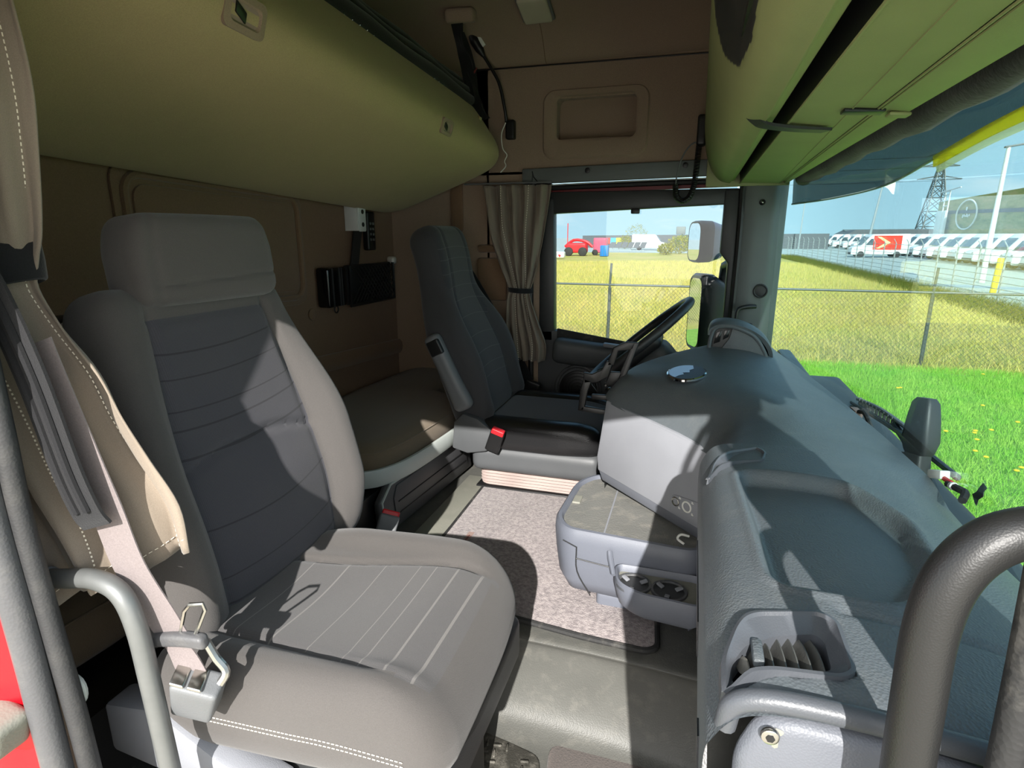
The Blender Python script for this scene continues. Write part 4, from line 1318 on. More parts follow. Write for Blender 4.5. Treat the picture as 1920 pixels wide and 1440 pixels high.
# ---- passenger belt
pb = thing('seat_belt', 'grey passenger seat belt with metal tongue hanging before the near curtain', 'seat belt', (-0.70, -0.93, 0.50))
mb = MB()
Pb = [(-0.716, -0.955, 1.03), (-0.706, -0.953, 0.985), (-0.677, -0.95, 0.877), (-0.660, -0.95, 0.824), (-0.640, -0.95, 0.754), (-0.611, -0.945, 0.690), (-0.600, -0.94, 0.655)]
ribbon(mb, Pb, 0.046, 0.0018, [(0.9, 0.15, 0.32)] * 7, 8)
mb.build('webbing', M['belt_grey'], pb)
mb = MB()
Ps = [(-0.753, -0.985, 1.156), (-0.723, -0.98, 1.082), (-0.695, -0.978, 0.992), (-0.674, -0.976, 0.888), (-0.662, -0.972, 0.836), (-0.658, -0.965, 0.815)]
ribbon(mb, Ps, 0.042, 0.004, [(0.9, 0.1, 0.3)] * 6, 6)
for o in (-0.009, 0.007): mb.tube([Vector(p) + Vector((o, -0.006, o * 0.3)) for p in Ps[:5]], 0.004, 6, sm=5)
mb.build('belt_sleeve', M['belt_dark'], pb)
mb = MB()
ribbon(mb, [(-0.600, -0.94, 0.648), (-0.590, -0.94, 0.634), (-0.582, -0.94, 0.616), (-0.574, -0.94, 0.596)], 0.036, 0.002, [(0.95, 0.1, 0.2), (0.9, 0.2, 0.1), (0.8, 0.3, 0.0), (0.8, 0.3, 0)], 6)
mb.build('lower_webbing', M['belt_grey'], pb)
mb = MB(); mb.rblock((0, 0, 0), (0.092, 0.016, 0.019), 0.006, (8, 4, 4), lambda p: (p.x, p.y, p.z - 2.2 * p.x * p.x))
mb.xf(Matrix.Translation((-0.597, -0.943, 0.655)) @ Euler((0.1, -0.12, 0.12)).to_matrix().to_4x4())
tg = mb.build('tongue', M['seal_grey'], pb)
mb = MB()
mb.tube([(-0.588, -0.940, 0.664), (-0.576, -0.94, 0.697), (-0.566, -0.94, 0.708), (-0.548, -0.937, 0.711), (-0.546, -0.937, 0.703), (-0.566, -0.938, 0.664)], 0.0026, 6, closed=True); mb.build('tongue_plate', M['steel'], tg)
mb = MB()
mb.rblock((0, 0, 0), (0.056, 0.036, 0.070), 0.006, (6, 5, 6), lambda p: (p.x * (1 + 2.2 * p.z), p.y, p.z))
mb.xf(Matrix.Translation((-0.578, -0.938, 0.572)) @ Euler((0.35, 0.35, 0.35)).to_matrix().to_4x4())
bb = mb.build('belt_anchor', M['plastic_grey'], pb)
mb = MB()
for q in (-0.012, 0.010): mb.obox((-0.572 + q * 0.9, -0.950 + q * 0.3, 0.608 - q * 0.3), (0.016, 0.005, -0.005), (-0.010, 0.026, 0.008), (0.0, 0, 0.004), 0.0015)
mb.build('anchor_plate', M['steel'], bb)
mb = MB(); mb.tube([(-0.566, -0.925, 0.645), (-0.553, -0.925, 0.622), (-0.540, -0.925, 0.605), (-0.545, -0.935, 0.590)], 0.0055, 8, sm=4); mb.build('guide_bar', M['steel'], bb)

# ---- driver belt
dbelt = thing('seat_belt', 'black driver seat belt running down beside the far curtain', 'seat belt', (-0.85, 1.04, 0.42))
mb = MB()
ribbon(mb, [(-1.02, 1.05, 1.05), (-0.95, 1.045, 0.95), (-0.83, 1.04, 0.76), (-0.735, 1.04, 0.60), (-0.66, 1.02, 0.46), (-0.63, 1.0, 0.41)], 0.048, 0.003, [(0.85, 0.1, 0.5)] * 6, 6)
mb.build('webbing', M['belt_dark'], dbelt)
mb = MB(); mb.rblock((0, 0, 0), (0.07, 0.03, 0.09), 0.008, (5, 4, 6)); mb.xf(Matrix.Translation((-0.665, 1.005, 0.475)) @ Euler((0, 0.3, 0)).to_matrix().to_4x4()); mb.build('retractor', M['plastic_black'], dbelt)
mb = MB(); mb.rblock((-0.745, 1.02, 0.615), (0.045, 0.014, 0.02), 0.004, (4, 4, 4), rot=(0, 0.5, 0)); mb.build('tongue', M['plastic_dark'], dbelt)

# ---- silver grab rail at the near door post
gl_ = thing('grab_rail', 'silver grey bent grab rail on the near door post', 'grab rail', (-0.62, -0.97, -0.05))
mb = MB()
mb.tube([(-0.765, -0.975, 0.7275), (-0.719, -0.972, 0.735), (-0.675, -0.97, 0.741), (-0.6375, -0.97, 0.729), (-0.621, -0.97, 0.6875), (-0.615, -0.97, 0.6125), (-0.6075, -0.97, 0.475), (-0.5925, -0.97, 0.2125), (-0.580, -0.97, -0.05)], 0.0122, 16, sm=8)
mb.build('rail_tube', M['grab_silver'], gl_)
mb = MB(); mb.rblock((-0.785, -0.989, 0.735), (0.038, 0.045, 0.075), 0.010, (4, 5, 5)); mb.cyl((-0.775, -0.975, 0.726), (-0.748, -0.973, 0.731), 0.0145, 16, bev=0.002); mb.build('rail_bracket', M['plastic_grey'], gl_)
mb = MB(); mb.tube([(-0.723, -1.000, 0.62), (-0.697, -0.998, 0.61), (-0.697, -0.998, 0.5845), (-0.723, -1.000, 0.565)], 0.005, 8, sm=4)
mb.build('coat_hook', M['rail_grey'], label='small pale hook on the near door post below the silver rail', cat='hook')

# ---- black grab handle by the dashboard
gr = thing('grab_bar', 'thick black bent grab bar in front of the near dashboard end', 'grab bar', (0.135, -1.10, 0.70))
mb = MB()
mb.tube([(0.136, -1.105, 0.62), (0.1345, -1.105, 0.80), (0.132, -1.104, 0.90), (0.1318, -1.102, 0.948), (0.137, -1.10, 0.978), (0.150, -1.097, 0.998), (0.170, -1.093, 1.007), (0.20, -1.09, 1.008), (0.25, -1.085, 1.0)], 0.0128, 18, sm=8)
mb.build('handle_tube', M['handle_black'], gr, ang=60)
mb = MB(); mb.rblock((0.245, -1.085, 1.012), (0.05, 0.04, 0.05), 0.01, (5, 5, 5)); mb.build('handle_mount', M['plastic_black'], gr)
# ---- things on the rear wall
def rear(y, z, x=-1.365): return Vector((x, y, z))
bx = thing('black_box', 'black boxed hand lamp hanging on the rear wall behind the seats', 'lamp', (-1.34, 0.53, 0.89))
mb = MB(); mb.rblock((-1.335, 0.535, 0.955), (0.055, 0.125, 0.15), 0.01, (4, 6, 8)); mb.build('box_body', M['gloss_black'], bx)
mb = MB()
for y in (0.50, 0.545, 0.56): mb.box((-1.306, y, 0.955), (0.006, 0.006, 0.145), bev=0.002)
mb.build('ribs', M['plastic_dark'], bx)
mb = MB(); mb.tube([(-1.33, 0.545 + 0.013 * math.cos(a), 0.868 + 0.013 * math.sin(a)) for a in [2 * math.pi * k / 16 for k in range(16)]], 0.003, 6, closed=True); mb.build('ring', M['plastic_black'], bx)
pk = thing('mesh_pocket', 'black mesh document pocket on the rear wall by the corner', 'pocket', (-1.35, 0.85, 0.87))
mb = MB(); mb.box((-1.355, 0.84, 0.95), (0.02, 0.36, 0.16), bev=0.006); mb.build('pocket_back', M['plastic_black'], pk)
mb = MB()
for k in range(14):
    y = 0.67 + 0.026 * k
    mb.tube([(-1.335, y, 0.872), (-1.335, min(y + 0.15, 1.02), 0.872 + min(0.15, 1.02 - y))], 0.0022, 4)
    mb.tube([(-1.333, y, 1.022), (-1.333, min(y + 0.15, 1.02), 1.022 - min(0.15, 1.02 - y))], 0.0022, 4)
mb.build('mesh', M['net_black'], pk)
mb = MB(); mb.tube([(-1.335, 0.66, 1.03), (-1.335, 0.66, 0.868), (-1.335, 1.02, 0.868), (-1.335, 1.02, 1.028)], 0.007, 8); mb.build('pocket_rim', M['plastic_black'], pk)
bs = thing('belt_strap', 'black webbing strap hanging from under the bunk on the rear wall', 'strap', (-1.35, 0.74, 1.0))
mb = MB(); ribbon(mb, [(-1.345, 0.79, 1.26), (-1.35, 0.765, 1.17), (-1.355, 0.73, 1.03)], 0.06, 0.004, [(0, 1, 0)] * 3, 5); mb.build('webbing', M['net_black'], bs)
wb = thing('wall_bracket', 'white metal angle bracket with two holes under the bunk', 'bracket', (-1.33, 0.70, 1.17))
mb = MB()
mb.prism(rrect(0.055, 0.105, 0.008), (-1.31, 0.735, 1.215), (0, 1, 0), (0, 0, 1), 0.004, bev=0.001)
mb.box((-1.338, 0.705, 1.215), (0.06, 0.004, 0.10), bev=0.001)
mb.build('plate', M['white_metal'], wb)
for z in (1.24, 1.19):
    mb = MB(); mb.cyl((-1.306, 0.738, z), (-1.3045, 0.738, z), 0.009, 16); mb.build('hole', M['plastic_black'], wb)
rc = thing('remote_control', 'black remote control with small buttons clipped beside the white bracket', 'remote control', (-1.35, 0.85, 1.09))
mb = MB(); mb.rblock((-1.35, 0.855, 1.165), (0.03, 0.06, 0.16), 0.008, (4, 5, 8)); mb.build('remote_body', M['plastic_black'], rc)
mb = MB()
for i in range(2):
    for j in range(4): mb.box((-1.334, 0.843 + 0.022 * i, 1.13 + 0.022 * j), (0.004, 0.012, 0.010), bev=0.0015)
mb.build('buttons', M['plastic_grey'], rc)
mb = MB(); mb.rblock((-1.35, 1.04, 1.036), (0.04, 0.036, 0.036), 0.012, (5, 5, 5)); mb.build('clear_knob', M['clear_plastic'], label='small clear plastic knob on the rear wall near the corner', cat='knob')

# ================================================================ DASHBOARD
dash = thing('dashboard', 'wide slate grey dashboard with recessed tray, air vents and instrument hood', 'dashboard', (0.2, 0.0, 0.45))
def patch(stations, nu, nv):
    cols = [spl(s, nv) for s in stations]
    return [list(r) for r in zip(*[spl(c, nu) for c in zip(*cols)])]

# ---- passenger block
TRAY = rounded_poly([(0.076, -0.562), (0.084, -0.912), (0.190, -0.915), (0.250, -0.797), (0.270, -0.66), (0.229, -0.556)], 0.03, 6)
VENT_O = rounded_poly([(0.038, -1.052), (0.039, -1.010), (0.050, -0.978), (0.064, -0.962), (0.118, -0.945), (0.131, -0.956), (0.131, -1.016), (0.120, -1.026), (0.070, -1.032)][::-1], 0.012, 4)
VENT_I = rounded_poly([(0.0475, -1.034), (0.0475, -1.012), (0.060, -0.995), (0.082, -0.978), (0.112, -0.966), (0.1175, -0.974), (0.1165, -1.008), (0.090, -1.016), (0.060, -1.021)][::-1], 0.006, 4)
def block_station(y):
    k = smooth01(-0.95, -0.45, y)
    zt = 0.848 - 0.036 * k
    e = smooth01(-1.035, -1.062, y)     # near end falls away
    return [Vector((0.088, y, 0.02)), Vector((0.054, y, 0.45)), Vector((0.037, y, 0.64)), Vector((0.030, y, zt - 0.070)), Vector((0.036, y, zt - 0.032 - 0.004 * e)), Vector((0.058, y, zt - 0.007 - 0.006 * e)),
            Vector((0.11, y, zt - 0.006 * e)), Vector((0.20, y, zt - 0.002 - 0.006 * e)), Vector((0.29, y, zt - 0.018 - 0.006 * e)), Vector((0.36, y, zt - 0.05)), Vector((0.405 - 0.05 * (abs(y) / 1.1) ** 3, y, zt - 0.075))]
ysd = [-1.062, -1.057, -1.045, -1.03, -1.0] + [-0.97 + 0.03 * k for k in range(19)]
st_ = [spl(block_station(y), 16) for y in ysd]
def fine(st, n):
    return [list(r) for r in zip(*[spl(c, n) for c in zip(*st)])]
rows = fine(st_, 7)
R2 = []
for r in rows:
    q = []
    for p in r:
        p = p.copy()
        if p.z > 0.70 and p.x > 0.03:
            d = seg_dist((p.x, p.y), TRAY)
            p.z -= 0.020 * smooth01(0.000, -0.014, d) - 0.0028 * math.exp(-((d - 0.005) / 0.004) ** 2)
            d2 = seg_dist((p.x, p.y), VENT_O)
            p.z -= 0.030 * smooth01(-0.002, -0.008, d2)
            # seam that crosses the top beside the vent
            sx = abs(p.y - (-0.937 - 0.06 * max(0, p.x - 0.13)))
            if p.x > 0.13: p.z -= 0.004 * math.exp(-(sx / 0.004) ** 2)
        q.append(p)
    R2.append(q)
mb = MB(); mb.grid([list(reversed(r)) for r in R2])
pblk = mb.build('passenger_top', M['dash_dark'], dash, ang=60)
# slot lines in the rear face
for y0, y1, z0, z1 in ((-0.86, -0.62, 0.745, 0.735), (-1.02, -0.955, 0.75, 0.745)):
    mb = MB(); mb.prism([(y0, z0 - 0.028), (y0 + 0.02, z0), (y1 - 0.02, z1), (y1, z1 - 0.028), (y1 - 0.03, z1 - 0.04), (y0 + 0.03, z0 - 0.04)], (0.0745, 0, 0), (0, 1, 0), (-0.05, 0, 1), -0.008)
    mb.build('face_slot', M['plastic_black'], pblk)
M['vent_grey'] = plastic('vent_grey', srgb(74, 77, 82), 0.4, 600, 0.1)
# ---- near end panel with padded edge roll
mb = MB()
mb.prism([(0.09, 0.02), (0.36, 0.02), (0.36, 0.775), (0.28, 0.816), (0.15, 0.8345), (0.085, 0.8375), (0.062, 0.832), (0.050, 0.80), (0.055, 0.60), (0.068, 0.45)], (0, -1.046, 0), (1, 0, 0), (0, 0, 1), 0.018, bev=0.010, seg=3)
ep = mb.build('end_panel', M['dash_mid'], dash)
mb = MB(); mb.tube([(0.043, -1.052, 0.815), (0.047, -1.054, 0.834), (0.064, -1.055, 0.8435), (0.10, -1.055, 0.8455), (0.16, -1.055, 0.8425), (0.26, -1.053, 0.829), (0.34, -1.047, 0.795)], 0.0078, 12, sm=8)
mb.build('edge_roll', M['vent_grey'], dash)
mb = MB(); mb.cyl((0.070, -1.063, 0.826), (0.070, -1.068, 0.826), 0.0062, 18, bev=0.002)
scw = mb.build('panel_screw', M['steel'], ep)
mb = MB(); mb.cyl((0.070, -1.0682, 0.826), (0.070, -1.0686, 0.826), 0.003, 6); mb.build('screw_socket', M['plastic_black'], scw)
mb = MB(); mb.ball((0.074, -1.063, 0.819), 0.009, 14, (1.0, 0.12, 1.3)); mb.build('screw_recess', M['floor_strip'], ep)

# near vent: frame, dark box, angled slats, direction tab
def on_top(x, y, dz=0.0):
    zt = 0.848 - 0.036 * smooth01(-0.95, -0.45, y) - 0.006 * smooth01(-1.035, -1.062, y)
    if x < 0.060: zt -= 0.016 * smooth01(0.060, 0.036, x)
    return Vector((x, y, zt + dz))
def ring_of(poly, d, dz, n=64):
    """resampled inset ring lying on the dashboard top"""
    pts = inset(poly, d) if d else poly
    P = [Vector((x, y, 0)) for x, y in pts]
    L = [0.0]
    for i in range(len(P)): L.append(L[-1] + (P[(i + 1) % len(P)] - P[i]).length)
    # start every ring at its corner nearest the seat so rings line up
    out = []
    for k in range(n):
        s = L[-1] * k / n
        i = max(j for j in range(len(P)) if L[j] <= s + 1e-12)
        t = (s - L[i]) / max(L[i + 1] - L[i], 1e-9)
        q = P[i].lerp(P[(i + 1) % len(P)], t)
        out.append(on_top(q.x, q.y, dz))
    return out
def air_vent(po, pi, slats, tab=None):
    m = MB()
    m.loft([ring_of(po, 0.0, -0.006), ring_of(po, 0.001, 0.003), ring_of(po, 0.004, 0.0035), ring_of(po, 0.0055, 0.0005), ring_of(pi, 0.0, -0.007), ring_of(pi, 0.0005, -0.026)], True, False)
    f = m.build('vent_frame', M['vent_grey'], dash, ang=35)
    m = MB(); r_ = ring_of(pi, 0.0, -0.024); m.add(r_, [tuple(range(len(r_)))]); m.build('vent_shadow_box', M['gloss_black'], f)
    for a, b in slats:
        m = MB()
        A, B = on_top(a[0], a[1], -0.016), on_top(b[0], b[1], -0.014)
        d = B - A
        rows_ = []
        for q in range(7):
            t = q / 6
            c = A + d * t
            h = 0.008 * math.sin(math.pi * (0.12 + 0.76 * t)) 
            rows_.append([c + Vector((-0.0014, 0, -h * 0.5)), c + Vector((0.0030, 0, h))])
        m.sheet(rows_, 0.0012); m.build('slat', M['vent_slat'], f)
    if tab:
        m = MB(); m.obox(on_top(tab[0], tab[1], -0.006), (0.008, 0.0, 0), (0, 0.026, 0), (0, 0, 0.008), 0.002); m.build('direction_tab', M['dash_dark'], f)
    return f
M['vent_slat'] = plastic('vent_slat', srgb(78, 78, 74), 0.55, 500, 0.1, dust=0.4)
air_vent(VENT_O, VENT_I, [((0.0535 + 0.0088 * k, min(-0.967, -1.000 + 0.010 * k)), (0.0575 + 0.0088 * k, -1.020 + 0.0006 * k)) for k in range(7)], (0.066, -1.004))
VO2 = rounded_poly([(0.036, -0.593), (0.044, -0.531), (0.069, -0.481), (0.116, -0.445), (0.130, -0.467), (0.122, -0.509), (0.078, -0.532), (0.050, -0.567)][::-1], 0.010, 4)
VI2 = rounded_poly([(0.058, -0.545), (0.087, -0.500), (0.110, -0.482), (0.113, -0.503), (0.082, -0.526)][::-1], 0.005, 4)
air_vent(VO2, VI2, [((0.076 + 0.0085 * k, -0.505 + 0.006 * k), (0.080 + 0.0085 * k, -0.528 + 0.005 * k)) for k in range(5)])

# ---- centre hump
HS = [
 [(.052, -.455, .770), (.08, -.455, .797), (.125, -.455, .808), (.21, -.455, .806), (.30, -.455, .787), (.40, -.455, .735)],
 [(.052, -.36, .735), (.07, -.36, .765), (.115, -.36, .79), (.20, -.36, .80), (.30, -.355, .788), (.402, -.35, .752)],
 [(.054, -.25, .698), (.075, -.25, .732), (.12, -.25, .772), (.20, -.25, .79), (.29, -.245, .78), (.402, -.24, .748)],
 [(.055, -.12, .672), (.075, -.112, .715), (.12, -.105, .762), (.20, -.10, .782), (.28, -.10, .772), (.400, -.09, .742)],
 [(-.055, -.005, .688), (-.025, .008, .735), (.03, .02, .775), (.13, .04, .79), (.24, .05, .775), (.395, .07, .735)],
 [(-.203, .115, .708), (-.165, .125, .752), (-.10, .14, .786), (.04, .17, .80), (.20, .20, .785), (.388, .24, .728)],
 [(-.195, .20, .742), (-.16, .22, .775), (-.09, .25, .794), (.04, .29, .803), (.20, .34, .79), (.380, .40, .722)],
 [(-.15, .32, .758), (-.115, .34, .782), (-.05, .37, .800), (.05, .41, .808), (.20, .47, .80), (.37, .56, .716)],
 [(-.03, .45, .775), (.0, .465, .797), (.05, .49, .812), (.12, .53, .815), (.21, .60, .80), (.355, .75, .712)],
 [(.08, .53, .765), (.105, .56, .792), (.14, .60, .812), (.18, .66, .812), (.24, .75, .79), (.335, .95, .706)],
]
st_ = [spl(s, 8) for s in HS]
rows = fine(st_, 8)
mb = MB(); mb.grid([list(reversed(r)) for r in rows])
M['dash_felt'] = plastic('dash_felt', srgb(84, 84, 84), 0.6, 420, 0.3, dust=0.15)
mb.build('centre_top', M['dash_dark'], dash, ang=60)
# oval badge plate on the centre
def hump_z(x, y):
    best = None
    for r in rows:
        for p in r:
            d = (p.x - x) ** 2 + (p.y - y) ** 2
            if best is None or d < best[0]: best = (d, p.z)
    return best[1]
bc0 = Vector((-0.004, 0.132, hump_z(-0.004, 0.132) + 0.004))
e1 = Vector((0.044, -0.026, 0.0)); e2 = Vector((0.024, 0.060, 0.006))
bp2 = thing('oval_plate', 'small mirror-blue oval plate lying on the dashboard centre', 'plate', tuple(bc0))
mb = MB()
nn = e1.cross(e2).normalized()
R0 = [bc0 + e1 * math.cos(a) + e2 * math.sin(a) for a in [2 * math.pi * k / 40 for k in range(40)]]
mb.loft([[p - nn * 0.004 for p in R0], [p + nn * 0.001 for p in R0], [bc0 + (p - bc0) * 0.93 + nn * 0.0025 for p in R0]], True, False); mb.build('plate_rim', M['chrome'], bp2)
mb = MB(); mb.add([bc0 + (p - bc0) * 0.93 + nn * 0.0026 for p in R0], [tuple(range(40))]); mb.build('plate_face', M['navy'], bp2)
mb = MB(); mb.add([bc0 + (R0[k] - bc0) * 0.9 + nn * 0.0032 for k in range(11, 30)] + [bc0 + e1 * q + e2 * w + nn * 0.0032 for q, w in ((-0.10, -0.62), (0.05, -0.35), (-0.12, -0.2), (0.18, -0.02), (0.02, 0.25), (0.12, 0.5))], [tuple(range(25))]); mb.build('plate_reflection', M['reflection_blue'], bp2)  # pale polygon laid on the plate as a painted reflection

# ---- instrument hood
mb = MB()
hrows = []
for y, zt, xb in ((0.455, 0.874, 0.060), (0.48, 0.882, 0.060), (0.54, 0.880, 0.062), (0.64, 0.868, 0.065), (0.76, 0.852, 0.07), (0.88, 0.832, 0.08), (0.97, 0.81, 0.10), (1.0, 0.78, 0.11)):
    hrows.append(spl([(xb, y, zt - 0.026), (xb + 0.008, y, zt - 0.006), (xb + 0.04, y, zt + 0.002), (xb + 0.09, y + 0.005, zt - 0.006), (xb + 0.14, y + 0.02, zt - 0.034), (xb + 0.17, y + 0.035, zt - 0.075), (xb + 0.175, y + 0.06, zt - 0.12)], 5))
mb.sheet(fine(hrows, 4), -0.012)
mb.build('instrument_hood', M['dash_dark'], dash, ang=60)
mb = MB()
o = Vector((0.075, 0.45, 0.72)); ex = Vector((0.02, 0.16, 0.0)); ez = Vector((0.03, 0.0, 0.11))
mb.obox((0.105, 0.70, 0.74), (0.0, 0.50, 0), (0.02, 0, 0), (0.03, 0, 0.14), 0.006)
mb.build('instrument_panel', M['gloss_black'], dash)
SWP = [(0.056, 0.800), (0.062, 0.847), (0.074, 0.872), (0.110, 0.876), (0.150, 0.868), (0.190, 0.840), (0.215, 0.790), (0.215, 0.76), (0.060, 0.76)]
swp = MB(); swp.prism(SWP, (0, 0.478, 0), (1, 0, 0), (0, 0, 1), 0.012, bev=0.003)
sw_ = swp.build('switch_panel', M['plastic_dark'], dash)
for poly in ([(0.068, 0.822), (0.074, 0.858), (0.090, 0.866), (0.086, 0.830)], [(0.094, 0.836), (0.097, 0.866), (0.112, 0.868), (0.110, 0.846)]):
    mb = MB(); mb.prism(poly, (0, 0.466, 0), (1, 0, 0), (0, 0, 1), 0.004, bev=0.001); mb.build('rocker_switch', M['gloss_black'], sw_)
mb = MB(); mb.tube([(0.054, 0.456, 0.795), (0.059, 0.456, 0.846), (0.072, 0.456, 0.874), (0.110, 0.456, 0.879), (0.152, 0.456, 0.868), (0.188, 0.460, 0.846), (0.215, 0.462, 0.805), (0.225, 0.466, 0.77)], 0.006, 8, sm=5); mb.build('hood_lip', M['dash_dark'], dash)
mb = MB(); mb.prism([(0.118, 0.872), (0.112, 0.842), (0.085, 0.800), (0.10, 0.76), (0.232, 0.76), (0.225, 0.80), (0.195, 0.845), (0.15, 0.872)], (0, 0.470, 0), (1, 0, 0), (0, 0, 1), 0.012, bev=0.003); mb.build('hood_cheek', M['dash_dark'], dash)
# driver-side wall of the centre stack and lower dash
mb = MB()
wall = [(-.203, .115), (-.195, .20), (-.15, .32), (-.03, .45), (.08, .53), (.10, .75), (.10, 1.05)]
tops = [.712, .744, .76, .777, .77, .76, .75]
mb.grid([[Vector((x, y, z)) for z in (0.26, 0.5, t)] for (x, y), t in zip(wall, tops)])
mb.build('driver_side_wall', M['plastic_dark'], dash)

# ---- pale flank panel of the centre stack
fo = Vector((0.058, -0.108, 0.0)); fe = Vector((-0.203 - 0.058, 0.115 + 0.108, 0)).normalized(); fL = (Vector((-0.203 - 0.058, 0.115 + 0.108, 0))).length
fn_ = Vector((fe.y, -fe.x, 0))
if fn_.y > 0: fn_ = -fn_
fo = fo + fn_ * 0.002
mb = MB()
mb.prism([(-0.03, 0.475), (fL + 0.030, 0.498), (fL + 0.036, 0.54), (fL + 0.006, 0.712), (fL - 0.02, 0.708), (0.10, 0.690), (-0.03, 0.674)], fo - fn_ * 0.02 + Vector((0, 0, 0)), fe, (0, 0, 1), 0.02 if fe.cross(Vector((0, 0, 1))).dot(fn_) > 0 else -0.02, bev=0.004)
fp = mb.build('flank_panel', M['dash_light'], dash)
mb = MB()
mb.prism([(-0.03, 0.448), (fL + 0.012, 0.472), (fL + 0.030, 0.500), (-0.03, 0.477)], fo - fn_ * 0.022, fe, (0, 0, 1), 0.02 if fe.cross(Vector((0, 0, 1))).dot(fn_) > 0 else -0.02, bev=0.004)
mb.build('flank_base', M['dash_mid'], dash)
mb = MB()
mb.prism(rounded_poly([(-0.03, 0.486), (0.10, 0.487), (0.095, 0.535), (-0.03, 0.548)], 0.015), fo + fn_ * 0.0005, fe, (0, 0, 1), 0.0015 if fe.cross(Vector((0, 0, 1))).dot(fn_) > 0 else -0.0015, bev=0.0005)
sp_ = mb.build('socket_plate', M['dash_light'], fp)
for u, z, r, mm in ((0.093 - 0.012, 0.520, 0.010, 'steel'), (0.052 - 0.006, 0.520, 0.0125, 'white_plastic')):
    c = fo + fe * u + Vector((0, 0, z)) + fn_ * 0.0025
    mb = MB()
    b1 = fe; b2 = Vector((0, 0, 1))
    mb.tube([c + b1 * (r * math.cos(a)) + b2 * (r * math.sin(a)) for a in [2 * math.pi * k / 28 for k in range(28)]], 0.0022, 8, closed=True)
    so = mb.build('socket', M[mm], fp)
    mb = MB(); mb.add([c + b1 * (r * .9 * math.cos(a)) + b2 * (r * .9 * math.sin(a)) - fn_ * 0.001 for a in [2 * math.pi * k / 28 for k in range(28)]], [tuple(range(28))]); mb.build('socket_core', M['cup_grey'] if mm != 'steel' else M['label_brown'], so)
for u, z in ((0.068, 0.533), (0.068, 0.507), (0.030, 0.535), (0.028, 0.506)):
    c = fo + fe * u + Vector((0, 0, z)) + fn_ * 0.0024
    mb = MB(); mb.obox(c, fe * 0.006, Vector((0, 0, 0.0022)), fn_ * 0.0006); mb.obox(c + fe * 0.001 + Vector((0, 0, 0.003)), fe * 0.004, Vector((0, 0, 0.0018)), fn_ * 0.0006); mb.build('printed_mark', M['white_plastic'], sp_)
mb = MB(); mb.obox((0.22, -0.05, 0.36), (0.24, 0, 0), (0, 0.60, 0), (0, 0, 0.24)); mb.build('stack_core', M['plastic_black'], dash)

# ---- slide-out table and cup holder under the stack
tb = thing('centre_table', 'bluish grey pull-out console table with textured top and cup holders', 'console table', (-0.12, 0.0, 0.24))
TP = rounded_poly([(0.07, 0.205), (-0.24, 0.205), (-0.290, 0.13), (-0.300, -0.10), (-0.262, -0.165), (0.07, -0.19)], 0.06, 8)
mb = MB()
rings = []
for d, z in ((0.055, 0.275), (0.03, 0.285), (0.012, 0.32), (0.004, 0.38), (0.0, 0.43), (0.002, 0.452), (0.008, 0.460), (0.016, 0.461), (0.020, 0.456), (0.022, 0.450)):
    rings.append([Vector((x, y, z)) for x, y in inset(TP, d)])
mb.loft(rings, True, True)
body_t = mb.build('table_body', M['table_grey'], tb, ang=45)
mb = MB(); mb.prism([p for p in inset(TP, 0.021)], (0, 0, 0.449), (1, 0, 0), (0, 1, 0), 0.0025)
M['table_top'] = plastic('table_top', srgb(112, 112, 108), 0.7, 260, 0.6, 0.2, dust=0.7)
tt = mb.build('table_top', M['table_top'], tb)
mb = MB(); mb.box((-0.165, 0.01, 0.4522), (0.004, 0.34, 0.0015)); mb.build('top_seam', M['dash_light'], tt)
mb = MB(); mb.rblock((-0.262, 0.02, 0.453), (0.022, 0.045, 0.006), 0.0025, (4, 5, 3)); mb.build('finger_latch', M['floor_strip'], tt)
# panel lines on the near face
mb = MB()
for pts in ([(-0.225, -0.178, 0.425), (-0.222, -0.178, 0.36), (-0.19, -0.163, 0.29)], [(-0.225, -0.179, 0.395), (-0.14, -0.186, 0.390)], [(-0.262, -0.160, 0.428), (-0.225, -0.179, 0.425)]):
    mb.tube(pts, 0.0016, 5, sm=4)
mb.build('panel_gap', M['plastic_dark'], body_t)
# cup holder shelf
CH = rounded_poly([(0.07, -0.18), (-0.135, -0.18), (-0.120, -0.262), (-0.07, -0.292), (0.07, -0.305)], 0.03, 6)
mb = MB()
rings = [[Vector((x, y, z)) for x, y in inset(CH, d)] for d, z in ((0.03, 0.325), (0.01, 0.345), (0.0, 0.385), (0.002, 0.402), (0.006, 0.404), (0.010, 0.398), (0.012, 0.388))]
mb.loft(rings); ch = mb.build('cup_shelf', M['table_grey'], tb, ang=45)
mb = MB(); mb.prism(inset(CH, 0.011), (0, 0, 0.386), (1, 0, 0), (0, 1, 0), 0.003); mb.build('shelf_floor', M['floor_strip'], ch)
mb = MB(); mb.tube([(-0.145, -0.186, 0.432), (-0.140, -0.20, 0.420), (-0.128, -0.235, 0.402)], [0.006, 0.007, 0.005], 8, sm=5); mb.build('lip_arm', M['table_grey'], ch)
